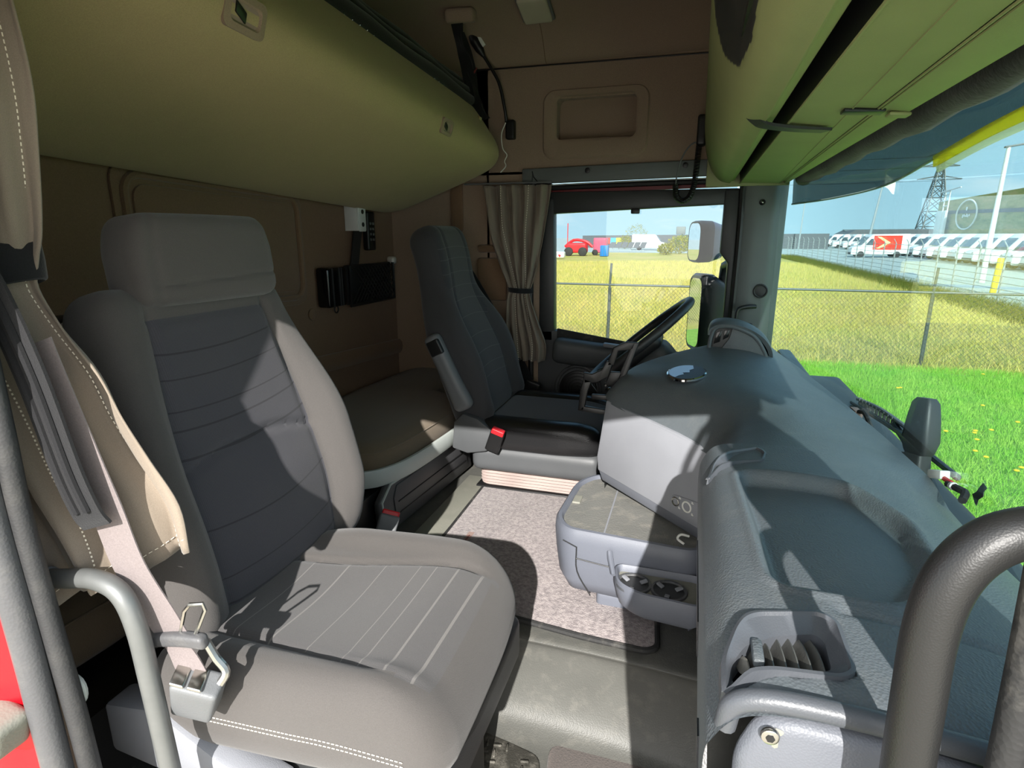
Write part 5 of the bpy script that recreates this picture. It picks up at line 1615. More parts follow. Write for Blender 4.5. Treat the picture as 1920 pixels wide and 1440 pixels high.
for cx, cy in ((-0.082, -0.238), (-0.005, -0.243)):
    mb = MB()
    mb.loft([[Vector((cx + r * math.cos(a), cy + r * math.sin(a), z)) for a in [2 * math.pi * k / 32 for k in range(32)]] for r, z in ((0.040, 0.389), (0.039, 0.394), (0.034, 0.394), (0.033, 0.3895))], True, False)
    hd_ = mb.build('cup_ring', M['cup_grey'], ch)
    mb = MB(); mb.add([(cx + 0.034 * math.cos(a), cy + 0.034 * math.sin(a), 0.3897) for a in [2 * math.pi * k / 32 for k in range(32)]], [tuple(range(32))]); mb.build('cup_well', M['plastic_dark'], hd_)
    for a in (0.5, 2.5, 4.6):
        mb = MB(); mb.obox((cx + 0.024 * math.cos(a), cy + 0.024 * math.sin(a), 0.393), (0.016 * math.cos(a), 0.016 * math.sin(a), 0.004), (-0.011 * math.sin(a), 0.011 * math.cos(a), 0), (0, 0, 0.004), 0.0015); mb.build('grip_tab', M['dash_light'], hd_)
mb = MB(); mb.rblock((-0.07, -0.05, 0.262), (0.22, 0.17, 0.05), 0.012, (6, 6, 4)); mb.build('table_foot', M['table_grey'], tb)
# white cable end poking out beneath the stack
mb = MB(); mb.tube([(0.03, -0.13, 0.470), (0.012, -0.135, 0.474), (0.005, -0.142, 0.466), (0.020, -0.150, 0.459)], 0.003, 6, sm=5); mb.build('cable_end', M['white_plastic'], label='short white cable end under the centre stack above the table', cat='cable')

# ---- steering wheel and column
sw = thing('steering_wheel', 'black steering wheel seen edge-on in front of the driver window', 'steering wheel', (-0.16, 0.66, 0.78))
Ms = Matrix.Translation((-0.178, 0.66, 0.782)) @ Euler((0, math.radians(-41.5), 0)).to_matrix().to_4x4()
mb = MB(); mb.tube([Ms @ Vector((0.222 * math.cos(a), 0.222 * math.sin(a), 0.0)) for a in [2 * math.pi * k / 64 for k in range(64)]], 0.0155, 14, closed=True); mb.build('rim', M['leather_wheel'], sw)
for a in (0.35, math.pi - 0.35, -0.5, math.pi + 0.5):
    mb = MB(); mb.tube([Ms @ Vector((0.218 * math.cos(a), 0.218 * math.sin(a), 0)), Ms @ Vector((0.13 * math.cos(a), 0.13 * math.sin(a), -0.015)), Ms @ Vector((0.05 * math.cos(a), 0.05 * math.sin(a), -0.03))], 0.013, 8, sm=4, sq=0.5); mb.build('spoke', M['plastic_dark'], sw)
mb = MB(); mb.rblock((0, 0, 0), (0.15, 0.17, 0.05), 0.022, (8, 8, 5)); mb.xf(Ms @ Matrix.Translation((0, 0, -0.03))); mb.build('airbag_hub', M['plastic_dark'], sw)
scl = thing('steering_column', 'dark grey steering column cowl with stalks behind the wheel', 'steering column', (-0.06, 0.66, 0.5))
mb = MB(); mb.rblock((0, 0, 0), (0.13, 0.16, 0.22), 0.035, (6, 6, 8)); mb.xf(Ms @ Matrix.Translation((0.01, 0, -0.15))); mb.build('cowl', M['door_grey'], scl, ang=60)
mb = MB(); mb.tube([(-0.06, 0.58, 0.745), (-0.055, 0.50, 0.755), (-0.055, 0.455, 0.757)], [0.009, 0.008, 0.011], 8, sm=4); mb.build('stalk', M['plastic_black'], scl)
mb = MB(); mb.tube([(-0.03, 0.58, 0.73), (0.0, 0.50, 0.745), (0.01, 0.44, 0.75)], [0.009, 0.008, 0.012], 8, sm=4); mb.build('stalk', M['plastic_black'], scl)

# ---- black tablet holder on a bracket
th_ = thing('tablet_holder', 'black open-frame tablet holder on a jointed arm at the dashboard edge', 'tablet holder', (-0.22, 0.19, 0.65))
ho = Vector((-0.215, 0.20, 0.655)); hx = Vector((0.85, -0.30, 0.25)).normalized(); hz = Vector((0.52, 0.05, 0.85)).normalized()
def H(x, z): 
    return Vector((x, 0.20, z))
hn = Vector((0, 1, 0))
def frame_part(poly, th=0.012):
    m = MB(); m.prism([(x, z) for x, z in poly], (0, 0.20, 0), (1, 0, 0), (0, 0, 1), th, bev=0.003); return m
m = MB()
for poly in ([(-0.300, 0.652), (-0.205, 0.645), (-0.205, 0.660), (-0.286, 0.668)],
             [(-0.300, 0.652), (-0.282, 0.655), (-0.272, 0.715), (-0.262, 0.745), (-0.285, 0.750), (-0.295, 0.715)],
             [(-0.285, 0.735), (-0.245, 0.742), (-0.215, 0.760), (-0.205, 0.800), (-0.222, 0.806), (-0.235, 0.780), (-0.262, 0.765), (-0.287, 0.768)],
             [(-0.222, 0.790), (-0.200, 0.795), (-0.190, 0.835), (-0.150, 0.842), (-0.145, 0.862), (-0.172, 0.862), (-0.205, 0.846)],
             [(-0.205, 0.645), (-0.190, 0.650), (-0.180, 0.720), (-0.135, 0.862), (-0.152, 0.862), (-0.198, 0.735), (-0.210, 0.665)],
             [(-0.225, 0.735), (-0.19, 0.735), (-0.175, 0.775), (-0.21, 0.775)],
             [(-0.262, 0.690), (-0.195, 0.690), (-0.195, 0.705), (-0.262, 0.705)]):
    q = frame_part(poly); m.add(q.v, q.f)
m.build('holder_frame', M['plastic_black'], th_)
mb = MB(); mb.tube([(-0.215, 0.205, 0.715), (-0.195, 0.17, 0.712), (-0.178, 0.15, 0.722), (-0.168, 0.14, 0.735)], 0.012, 10, sm=4); mb.build('holder_arm', M['plastic_black'], th_)
for p in ((-0.222, 0.196, 0.735), (-0.212, 0.196, 0.722), (-0.205, 0.196, 0.695), (-0.188, 0.19, 0.738)):
    mb = MB(); mb.ball(p, 0.0055, 10); mb.build('holder_screw', M['steel'], th_)
mb = MB(); mb.tube([(-0.235, 0.215, 0.76), (-0.262, 0.21, 0.755), (-0.268, 0.21, 0.735), (-0.25, 0.21, 0.71)], 0.002, 6, sm=5); mb.build('charging_wire', M['plastic_black'], th_)
# small black clip handle on the far pillar
mb = MB(); mb.tube([(0.163, 1.045, 0.79), (0.166, 1.045, 0.85), (0.178, 1.05, 0.868), (0.21, 1.06, 0.874), (0.236, 1.072, 0.874)], [0.007, 0.007, 0.008, 0.009, 0.008], 10, sm=5)
mb.build('pillar_handle', M['plastic_black'], label='small black bent clip handle on the far windscreen pillar', cat='handle')

# ---- bits along the foot of the windscreen
wc = thing('cable_connector', 'white plug connector with red and black wires at the windscreen foot', 'connector', (0.425, -0.30, 0.70))
mb = MB(); mb.obox((0.412, -0.345, 0.762), (0.006, -0.034, 0.012), (0.016, 0.003, 0), (0, 0.004, 0.014), 0.002); mb.build('plug', M['white_plastic'], wc)
mb = MB(); mb.tube([(0.414, -0.360, 0.762), (0.416, -0.385, 0.764)], 0.004, 8); mb.build('red_wire', M['red_button'], wc)
mb = MB(); mb.tube([(0.414, -0.380, 0.760), (0.414, -0.42, 0.768), (0.408, -0.455, 0.776), (0.398, -0.475, 0.772)], 0.0058, 8, sm=5); mb.build('black_wire', M['rubber'], wc)
mb = MB(); mb.cyl((0.414, -0.395, 0.763), (0.413, -0.405, 0.766), 0.0066, 10); mb.build('wire_tag', M['white_plastic'], wc)
tc = thing('terminal_block', 'small brown terminal block with a black cable at the windscreen foot', 'terminal', (0.41, 0.20, 0.70))
mb = MB(); mb.obox((0.415, 0.19, 0.712), (0.002, -0.050, 0.002), (0.018, 0, 0), (0, 0, 0.018), 0.002); mb.build('block', M['label_brown'], tc)
mb = MB(); mb.tube([(0.415, 0.165, 0.722), (0.418, 0.13, 0.728), (0.416, 0.06, 0.716), (0.414, -0.02, 0.695), (0.412, -0.08, 0.69)], 0.0055, 8, sm=5); mb.build('cable', M['rubber'], tc)
mb = MB(); mb.add([Vector((0.418 + 0.0, y, z)) for y, z in ((-0.452, 0.775), (-0.462, 0.783), (-0.470, 0.796), (-0.476, 0.803), (-0.488, 0.800), (-0.482, 0.792), (-0.483, 0.785), (-0.472, 0.775), (-0.470, 0.765), (-0.465, 0.766))], [tuple(range(10))])
mb.v += [v + Vector((0.001, 0, 0)) for v in mb.v]; mb.f += [tuple(reversed(range(10, 20)))] + [(i, i + 10, (i + 1) % 10 + 10, (i + 1) % 10) for i in range(10)]; mb.mi += [0] * 11
mb.build('sticker_scrap', M['plastic_black'], label='torn black sticker scrap stuck low on the windscreen', cat='sticker')

# ================================================================ OUTSIDE THE CAB
G = -1.2
# ---- mirrors outside the driver's door
mi = thing('door_mirror', 'black exterior mirror pair with grey caps outside the driver door', 'mirror', (0.08, 1.36, 0.62))
mn = Vector((-0.92, -0.39, 0)).normalized(); mx = Vector((0.39, -0.92, 0)).normalized()   # glass normal and its sideways axis
def mirror_unit(c, w, h, r, parts):
    c = Vector(c)
    m = MB()
    secs = []
    for d, k in ((0.0, 1.0), (-0.012, 1.06), (-0.06, 1.04), (-0.11, 0.85), (-0.135, 0.5)):
        secs.append([c + mn * d + mx * (u * k) + Vector((0, 0, v * k)) for u, v in rrect(w, h, r)])
    secs.insert(0, [c + mn * -0.004 + mx * (u * 0.93) + Vector((0, 0, v * 0.95)) for u, v in rrect(w, h, r)])
    m.loft(secs)
    m.build(parts[0], [M['mirror_body'], M['mirror_cap']], mi, ang=50, matf=(lambda q: 1 if (q - c).dot(mn) < -0.07 else 0) if parts[2] else None)
    m = MB(); m.add([c + mn * 0.0005 + mx * (u * 0.90) + Vector((0, 0, v * 0.93)) for u, v in rrect(w, h, r)], [tuple(range(28))]); m.build(parts[1], M['mirror'], mi)
mirror_unit((-0.018, 1.35, 1.120), 0.135, 0.17, 0.04, ('upper_housing', 'upper_mirror_glass', True))
mirror_unit((0.004, 1.35, 0.808), 0.14, 0.33, 0.04, ('lower_housing', 'lower_mirror_glass', False))
mb = MB(); mb.tube([(0.11, 1.39, 0.70), (0.12, 1.39, 0.98), (0.13, 1.36, 1.02), (0.16, 1.25, 1.03), (0.17, 1.17, 1.03)], 0.022, 10, sm=4); mb.build('mirror_arm', M['mirror_body'], mi)

# ---- paddle shaped camera housing and wiper outside the windscreen
pdl = thing('camera_housing', 'dark grey paddle shaped camera housing standing outside the windscreen foot', 'camera housing', (0.47, -0.09, 0.58))
Mp = Matrix.Translation((0.468, -0.085, 0.755)) @ Euler((math.radians(-8), math.radians(6), math.radians(25))).to_matrix().to_4x4()
mb = MB()
mb.loft([[Vector((a * kx, b * ky, z)) for a, b in rrect(0.042, 0.066, 0.010, 3)] for z, kx, ky in ((-0.052, 0.50, 0.62), (-0.038, 0.75, 0.86), (-0.015, 1.0, 1.0), (0.03, 0.9, 0.85), (0.062, 0.75, 0.70), (0.072, 0.5, 0.5))]); mb.xf(Mp)
mb.build('paddle_head', M['plastic_dark'], pdl, ang=35)
mb = MB()
mb.loft([[Vector((a * kx - 0.004, b * ky, z)) for a, b in rrect(0.036, 0.058, 0.008, 3)] for z, kx, ky in ((-0.20, 1.2, 1.1), (-0.10, 1.0, 0.95), (-0.045, 0.9, 0.85))]); mb.xf(Mp)
mb.build('paddle_stem', M['plastic_dark'], pdl, ang=35)
wp = thing('wiper', 'black windscreen wiper lying outside behind the camera housing', 'wiper', (0.53, 0.25, 0.6))
mb = MB(); mb.tube([(0.520, 0.66, 0.618), (0.520, 0.186, 0.668), (0.520, -0.147, 0.688)], 0.007, 8, sm=4); mb.build('blade', M['plastic_black'], wp)
mb = MB()
for k in range(10):
    mb.box((0.522, 0.58 - 0.035 * k, 0.640 + 0.0035 * k), (0.008, 0.006, 0.03))
mb.tube([(0.525, 0.62, 0.640), (0.525, 0.40, 0.672), (0.525, 0.15, 0.690)], 0.006, 8, sm=4); mb.build('bridge', M['plastic_grey'], wp)
mb = MB(); mb.tube([(0.525, 0.25, 0.672), (0.53, 0.0, 0.62), (0.53, -0.1, 0.56)], 0.010, 8, sm=4); mb.build('wiper_arm', M['plastic_black'], wp)
mb = MB(); mb.rblock((0.50, 0.0, 0.50), (0.16, 2.2, 0.22), 0.03, (6, 20, 6)); mb.build('front_cowl', M['plastic_dark'], kind='structure').name = 'trim_12'

# ---- ground
def grass_mat(name, a, b, c, s1=0.35):
    t = NT(name)
    n1 = t.noise(s1, 5, 0.6); n2 = t.noise(7, 5, 0.7); n3 = t.noise(45, 2, 0.6)
    c1 = t.mix(t.ramp(n1, [(0.38, (0, 0, 0)), (0.62, (1, 1, 1))]), a, b)
    c2 = t.mix(t.math('MULTIPLY', t.ramp(n2, [(0.4, (0, 0, 0)), (0.65, (1, 1, 1))]), 0.5), c1, c)
    c3 = t.mix(n3, sc((0.8, 0.8, 0.8, 1), 0.7), (1, 1, 1, 1))
    t.pr(t.mix(1.0, c2, c3, 'MULTIPLY'), 0.9, 0, t.bump(n3, 0.6, 0.05), 0.1)
    return t.m
M['grass'] = grass_mat('grass', srgb(150, 200, 84), srgb(178, 214, 104), srgb(124, 172, 74), 0.5)
M['field'] = grass_mat('field', srgb(224, 206, 128), srgb(196, 198, 92), srgb(228, 206, 146), 0.22)
M['asphalt'] = flat('asphalt', srgb(176, 186, 182), 0.9, 0.2, 0.08, 0.6)
def hz(x, y):
    """gentle swell of the field beyond the chain-link fence"""
    k = smooth01(11.5, 30, y) * smooth01(10.5, 6, x)
    return G + 0.25 * k * (0.5 + 0.5 * math.sin(x * 0.16 + 1.2)) * smooth01(80, 40, y)
mb = MB()
mb.grid([[Vector((x, y, G)) for y in (-1.6, 2, 5, 8, 10.2)] for x in (-40, -15, -5, 0, 3, 6, 10, 20, 40)][::-1])
mb.build('ground', M['grass'], kind='structure')
mb = MB()
mb.grid([[Vector((x, y, hz(x, y) + 0.002)) for y in [10.2 + 1.2 * k * (1 + 0.035 * k) for k in range(30)]] for x in [-70 + 2.67 * k for k in range(31)]][::-1])
mb.build('field', M['field'], kind='structure')
mb = MB(); mb.grid([[Vector((x, y, G - 0.01)) for y in (10.2, 200)] for x in (9.4, 140)][::-1]); mb.grid([[Vector((x, y, G - 0.02)) for y in (60, 420)] for x in (-200, 200)][::-1])
mb.build('yard', M['asphalt'], kind='structure').name = 'pavement'
M['bounce_gravel'] = flat('bounce_gravel', srgb(206, 194, 172), 0.95, 0.1, 0.12, 3)  # pale warm tone picked for the light it bounces
mb = MB(); mb.grid([[Vector((x, y, G)) for y in (-30, -6, -1.6)] for x in (-40, -15, -5, 0, 3, 6, 10, 20, 40)][::-1])
mb.build('bounce_ground', M['bounce_gravel'], kind='structure')  # unseen ground behind the camera, made pale to bounce warm light inside
# kerb strip at the right
mb = MB(); mb.obox((6.1, 6.6, G + 0.02), (1.1, 2.6, 0), (0.12, -0.05, 0), (0, 0, 0.06), 0.01); mb.build('kerb', M['floor_strip'], kind='structure')

# grass blades
def blades(n, xr, yr, h, w, zf, keep=None, seed=1):
    r = np.random.default_rng(seed)
    x = r.uniform(*xr, n); y = r.uniform(*yr, n)
    if keep is not None:
        k = keep(x, y, r); x, y = x[k], y[k]
    n = len(x)
    a = r.uniform(0, 2 * np.pi, n); hh = h * r.uniform(0.5, 1.3, n); lx = r.normal(0, 0.45, n) * hh; ly = r.normal(0, 0.45, n) * hh
    z = np.array([zf(p, q) for p, q in zip(x, y)])
    dx = np.cos(a) * w / 2; dy = np.sin(a) * w / 2
    V = np.empty((n, 3, 3))
    V[:, 0] = np.stack([x - dx, y - dy, z], 1); V[:, 1] = np.stack([x + dx, y + dy, z], 1); V[:, 2] = np.stack([x + lx, y + ly, z + hh], 1)
    return V.reshape(-1, 3), n
def blade_obj(name, V, n, mat, label):
    me = bpy.data.meshes.new(name)
    me.vertices.add(n * 3); me.vertices.foreach_set('co', V.astype(np.float32).ravel())
    me.loops.add(n * 3); me.loops.foreach_set('vertex_index', np.arange(n * 3, dtype=np.int32))
    me.polygons.add(n); me.polygons.foreach_set('loop_start', np.arange(0, n * 3, 3, dtype=np.int32)); me.polygons.foreach_set('loop_total', np.full(n, 3, dtype=np.int32))
    me.update(); me.validate()
    me.materials.append(mat)
    o = bpy.data.objects.new(name, me); COL.objects.link(o)
    return tag(o, label, 'grass', None, 'stuff')
def blade_mat(name, a, b, c):
    t = NT(name)
    n = t.noise(3.1, 2); n2 = t.noise(31, 1)
    col = t.mix(t.ramp(n, [(0.35, (0, 0, 0)), (0.65, (1, 1, 1))]), a, b)
    col = t.mix(t.ramp(n2, [(0.45, (0, 0, 0)), (0.7, (1, 1, 1))]), col, c)
    d = t.n('ShaderNodeBsdfDiffuse'); t.l(col, d.inputs[0])
    tr = t.n('ShaderNodeBsdfTranslucent'); t.l(col, tr.inputs[0])
    m = t.n('ShaderNodeMixShader'); m.inputs[0].default_value = 0.35
    t.l(d.outputs[0], m.inputs[1]); t.l(tr.outputs[0], m.inputs[2]); t.l(m.outputs[0], t.out.inputs['Surface'])
    return t.m
Gm = lambda x, y: G
V, n = blades(110000, (1.0, 9.5), (3.0, 10.6), 0.085, 0.010, Gm, lambda x, y, r: (x < 0.62 * (y + 1.4) + 1.5) & (x > 0.15 * y), 3)
blade_obj('grass', V, n, blade_mat('blade_green', srgb(158, 214, 84), srgb(188, 224, 104), srgb(128, 180, 66)), 'short bright green grass beside the cab')
kf = lambda x, y, r: (x < 9.3) & (r.random(len(x)) < np.clip(14.0 / (y - 4), 0.05, 1)) & (x > -0.36 * y - 2) & (x < 0.62 * (y + 1.4) + 1.0)
V, n = blades(150000, (-14, 10.5), (10.4, 50), 0.20, 0.016, hz, kf, 5)
blade_obj('grass', V, n, blade_mat('blade_straw', srgb(238, 218, 140), srgb(212, 212, 108), srgb(214, 186, 116)), 'dry straw coloured grass on the field behind the wire fence')
V, n = blades(26000, (8.2, 9.6), (14, 66), 0.42, 0.018, Gm, None, 9)
blade_obj('grass', V, n, blade_mat('blade_weed', srgb(104, 122, 48), srgb(140, 130, 66), srgb(84, 96, 40)), 'tall rough weeds along the foot of the grey yard fence')
# dandelions
mb = MB()
r = np.random.default_rng(11)
for _ in range(70):
    x, y = (r.normal(4.6, 0.9), r.normal(5.4, 0.8)) if r.random() < 0.75 else (r.uniform(2.5, 6.5), r.uniform(6, 10))
    mb.ball((x, y, G + 0.10), 0.028, 6, (1, 1, 0.4))
mb.build('dandelions', M['yellow'], label='yellow dandelion flowers scattered in the bright green grass', cat='flowers', kind='stuff')

# ---- chain-link fence parallel to the cab
M['fence_grey'] = metal('fence_grey', srgb(96, 100, 98), 0.5, 0.4)
cf = thing('chain_link_fence', 'low dark wire fence with leaning posts between lawn and dry field', 'fence', (1.2, 10.9, G))
FY = 10.9
for k in range(-4, 6):
    x = 1.2 + 2.9 * k
    mb = MB(); mb.tube([(x, FY, G - 0.05), (x + 0.005, FY, G + 1.28)], 0.034, 8); mb.tube([(x, FY, G + 1.25), (x + 0.02, FY, G + 1.78)], 0.024, 8)
    mb.build('fence_post', M['fence_grey'], cf)
mb = MB(); mb.tube([(-11, FY, G + 1.34), (16, FY, G + 1.34)], 0.022, 8); mb.build('top_rail', M['fence_grey'], cf)
mb = MB()
H_ = 1.30; s = 0.085
x = -11.0
vs, fs = [], []
while x < 16:
    for sg in (1, -1):
        x0, x1 = (x, x + H_) if sg > 0 else (x + H_, x)
        w = 0.0028
        b = len(vs)
        vs += [(x0 - w, FY - 0.04, G + 0.03), (x0 + w, FY - 0.04, G + 0.03), (x0, FY - 0.04 - 2 * w, G + 0.03), (x1 - w, FY - 0.04, G + H_), (x1 + w, FY - 0.04, G + H_), (x1, FY - 0.04 - 2 * w, G + H_)]
        fs += [(b, b + 1, b + 4, b + 3), (b + 1, b + 2, b + 5, b + 4), (b + 2, b, b + 3, b + 5)]
    x += s
mb.add(vs, fs); mb.build('wire_mesh', M['fence_grey'], cf)

# ---- yard fence receding along Y
M['galv'] = metal('galv', srgb(168, 176, 178), 0.5, 0.3)
yf = thing('yard_fence', 'pale grey metal rail fence receding along the car yard', 'fence', (9.5, 30, G))
y = 14.0; k = 0
while y < 72:
    mb = MB(); mb.tube([(9.5, y, G), (9.5, y, G + 1.95)], 0.030, 6); mb.tube([(9.5, y, G + 1.95), (9.38, y, G + 2.15)], 0.02, 6); mb.build('fence_post', M['galv'], yf)
    y += 1.9 if y < 40 else 2.5
mb = MB()
for j in range(9): mb.tube([(9.5, 12, G + 0.20 + 0.21 * j), (9.5, 74, G + 0.20 + 0.21 * j)], 0.011, 4)
mb.build('rails', M['galv'], yf)

# ---- vans
M['van_white'] = flat('van_white', srgb(236, 238, 238), 0.3, 0.5, 0.02)
M['van_glass'] = flat('van_glass', srgb(70, 88, 96), 0.1, 0.8, 0.1)
def make_van(loc, label, group, L=5.4):
    v = thing('van', label, 'van', loc, group)
    x, y, z = loc
    body = [(0, 0.35), (0.05, 0.95), (0.35, 1.12), (0.95, 1.25), (1.65, 2.15), (1.95, 2.40), (L - 0.1, 2.45), (L, 2.3), (L, 0.4), (0.2, 0.28)]
    m = MB(); m.prism([(a, b) for a, b in body], (x, y + 0.98, z), (1, 0, 0), (0, 0, 1), 1.96, bev=0.07); m.build('body', M['van_white'], v)
    m = MB(); m.obox((x + 1.26, y, z + 1.72), (0.60, 0, 0.78), (0, 1.55, 0), (-0.02, 0, 0.016)); m.build('windscreen', M['van_glass'], v)
    m = MB(); m.prism([(1.30, 1.28), (1.75, 1.95), (2.35, 1.95), (2.35, 1.28)], (x, y - 0.97, z), (1, 0, 0), (0, 0, 1), 0.02); m.build('side_window', M['van_glass'], v)
    for wx in (0.95, L - 1.1):
        for sy in (-0.86, 0.86):
            m = MB(); m.cyl((x + wx, y + sy - 0.13, z + 0.34), (x + wx, y + sy + 0.13, z + 0.34), 0.34, 18, bev=0.04); m.build('wheel', M['rubber'], v)
    m = MB(); m.box((x + 0.02, y, z + 0.42), (0.12, 1.8, 0.22), bev=0.03); m.build('bumper', M['plastic_dark'], v)
    m = MB()
    for sy in (-0.72, 0.72): m.rblock((x + 0.12, y + sy, z + 0.92), (0.14, 0.30, 0.18), 0.04, (3, 3, 3))
    m.build('headlights', M['clear_plastic'], v)
    return v
grp = 'white vans parked in a row behind the yard fence'
places = [(20.2, 42.0), (20.4, 45.2), (20.5, 48.4), (20.6, 51.8), (20.8, 55.4), (21.0, 59.2), (21.2, 63.2), (21.4, 67.4), (21.6, 72.0), (21.8, 77.0), (22.0, 82.4), (22.2, 88.4), (22.4, 95.0), (22.6, 102.0), (22.8, 110.0), (23.0, 119.0), (23.2, 129.0)]
ordn = ['nearest', 'second', 'third', 'fourth', 'fifth', 'sixth', 'seventh', 'eighth', 'ninth', 'tenth', 'eleventh', 'twelfth', 'thirteenth', 'fourteenth', 'fifteenth', 'sixteenth', 'farthest']
v0 = None
for (vx, vy), w in zip(places, ordn):
    lb_ = 'white van parked behind the grey yard fence, %s in the row' % w
    if v0 is None: v0 = make_van((vx, vy, G), lb_, grp)
    else:
        v = dup(v0, (vx, vy, G), lb_, grp)
vr_ = dup(v0, (15.6, 71.0, G), 'white van with a red side panel and pale arrow behind the yard fence', grp)
vx, vy = vr_.location.x, vr_.location.y
mb = MB(); mb.box((vx + 3.3, vy - 1.0, G + 1.55), (2.6, 0.02, 1.45)); rp_ = mb.build('red_panel', flat('panel_red', srgb(230, 60, 40), 0.4), vr_)
mb = MB(); mb.prism([(2.3, 0.95), (2.65, 0.95), (3.6, 1.55), (2.65, 2.15), (2.3, 2.15), (3.15, 1.55)], (vx, vy - 1.012, G), (1, 0, 0), (0, 0, 1), 0.006); mb.build('arrow', flat('arrow_pale', srgb(248, 226, 150), 0.5), rp_)

# ---- masts and lamp posts
lp = thing('lamp_post', 'tall pale lamp post behind the yard fence at the right', 'lamp post', (13.83, 34.08, G))
mb = MB(); mb.tube([(13.83, 34.08, G), (13.86, 34.08, 5.25)], [0.14, 0.085], 12); mb.build('post', M['white_metal'], lp)
mb = MB(); mb.obox((14.25, 34.05, 5.30), (1.1, -0.1, 0.16), (0, 0.22, 0), (0, 0, 0.09), 0.03); mb.build('lamp_head', M['plastic_grey'], lp)
fl = thing('flag_mast', 'thin mast with a white flag in the middle of the windscreen', 'mast', (25.6, 106.0, G))
mb = MB(); mb.tube([(25.6, 106, G), (26.8, 106, 11.1)], [0.22, 0.10], 8); mb.build('pole', M['galv'], fl)
mb = MB(); mb.sheet([[Vector((26.8 + 0.25 * k, 106 + 0.12 * math.sin(k * 1.4), 8.3 + 0.9 * j - 0.18 * k + 0.15 * math.sin(k))) for k in range(7)] for j in range(3)], 0.02); mb.build('flag', M['white_plastic'], fl)
sm_ = thing('thin_mast', 'thin grey lighting mast near the far windscreen pillar', 'mast', (16.0, 108.0, G))
mb = MB(); mb.tube([(16.0, 108, G), (16.25, 108, 8.5)], [0.13, 0.07], 6); mb.build('pole', M['galv'], sm_)
mb = MB(); mb.box((16.25, 108, 8.5), (0.8, 0.2, 0.08)); mb.build('lamp_head', M['galv'], sm_)
yb = MB(); yb.cyl((11.6, 27.2, G), (11.66, 27.2, G + 1.45), 0.115, 14, bev=0.02); yb.build('bollard', M['yellow'], label='yellow bollard post behind the yard fence at right', cat='bollard')

# ---- pylon with wires
py = thing('pylon', 'steel lattice electricity pylon on the horizon', 'pylon', (60.5, 190.0, G))
mb = MB()
def leg_pt(sx, sy, z):
    k = max(0.16, 1 - z / 24.0)
    return Vector((60.5 + sx * 3.4 * k, 190 + sy * 3.4 * k, G + z))
zs = [0, 4.5, 8.5, 12, 15, 17.5, 19.5, 21.5, 24]
for sx in (-1, 1):
    for sy in (-1, 1): mb.tube([leg_pt(sx, sy, z) for z in zs], 0.16, 5)
for a, b in zip(zs[:-1], zs[1:]):
    for (s1, s2) in (((-1, -1), (1, -1)), ((1, -1), (1, 1)), ((1, 1), (-1, 1)), ((-1, 1), (-1, -1))):
        mb.tube([leg_pt(*s1, a), leg_pt(*s2, b)], 0.09, 4); mb.tube([leg_pt(*s2, a), leg_pt(*s1, b)], 0.09, 4); mb.tube([leg_pt(*s1, b), leg_pt(*s2, b)], 0.09, 4)
mb.build('lattice_tower', M['fence_grey'], py)
for z, w in ((17.2, 5.2), (20.5, 4.2), (23.2, 3.2)):
    mb = MB(); mb.tube([(60.5 - w, 190, G + z - 0.4), (60.5, 190, G + z + 0.5), (60.5 + w, 190, G + z - 0.4)], 0.14, 5); mb.tube([(60.5 - w, 190, G + z - 0.4), (60.5 + w, 190, G + z - 0.4)], 0.12, 5); mb.build('cross_arm', M['fence_grey'], py)
mb = MB()
for z, w in ((16.6, 5.0), (20.0, 4.0), (22.6, 3.0)):
    for sg in (-1, 1):
        mb.tube([(60.5 + sg * w - 150 * t, 190 - 25 * t, G + z - 9 * t * (1 - t) + 3.0 * t) for t in [k / 16 for k in range(17)]], 0.035, 4)
mb.build('power_lines', M['fence_grey'], py)

# ---- olive clad hall with an oval outline sign
M['olive_clad'] = NT('olive_clad')
t = M['olive_clad']
sp = t.n('ShaderNodeMapping'); sp.inputs['Scale'].default_value = (1, 0.35, 1.6); t.l(t.obj(), sp.inputs[0])
n1 = t.noise(0.55, 6, 0.65, sp.outputs[0])
t.pr(t.ramp(n1, [(0.34, srgb(112, 118, 52)), (0.5, srgb(150, 146, 78)), (0.64, srgb(178, 158, 100))]), 0.8)
M['olive_clad'] = t.m
hall = thing('exhibition_hall', 'long olive brown clad hall with white oval outline sign at right', 'building', (60, 101, G))
mb = MB(); mb.box((60, 101, 3.1), (30, 75.6, 8.6 + 0.0)); mb.v = [Vector((v.x, v.y, v.z + (1.0 if v.z > 0 and v.y < 110 else 0))) for v in mb.v]; hb = mb.build('wall_block', M['olive_clad'], hall)
mb = MB(); mb.box((44.9, 101, -0.35), (0.3, 75.2, 1.6)); mb.build('plinth_band', M['floor_strip'], hall)
mb = MB(); mb.obox((44.9, 101, 4.6), (0, 75, 1.6), (0.1, 0, 0), (0, 0, 0.55)); mb.build('dark_stripe', M['plastic_dark'], hall)
mb = MB(); mb.tube([(44.7, 124.2 + 4.2 * math.cos(a), 4.6 + 2.5 * math.sin(a)) for a in [2 * math.pi * k / 40 for k in range(40)]], 0.13, 6, closed=True); sg_ = mb.build('oval_sign', M['white_plastic'], hall)
mb = MB()
for k in range(6): mb.obox((44.7, 125.6 - 0.55 * k, 4.35 + 0.12 * (k % 2)), (0, 0.34, 0), (0.05, 0, 0), (0, 0, 0.55 - 0.12 * (k % 3))); 
mb.ball((44.7, 124.4, 5.6), 0.35, 8, (0.2, 1, 1)); mb.build('sign_marks', M['white_plastic'], sg_)
mb = MB(); mb.box((44.2, 134.0, 2.9), (0.4, 4.6, 5.4), bev=0.05); mb.build('white_panel', M['white_plastic'], hall)
mb = MB()
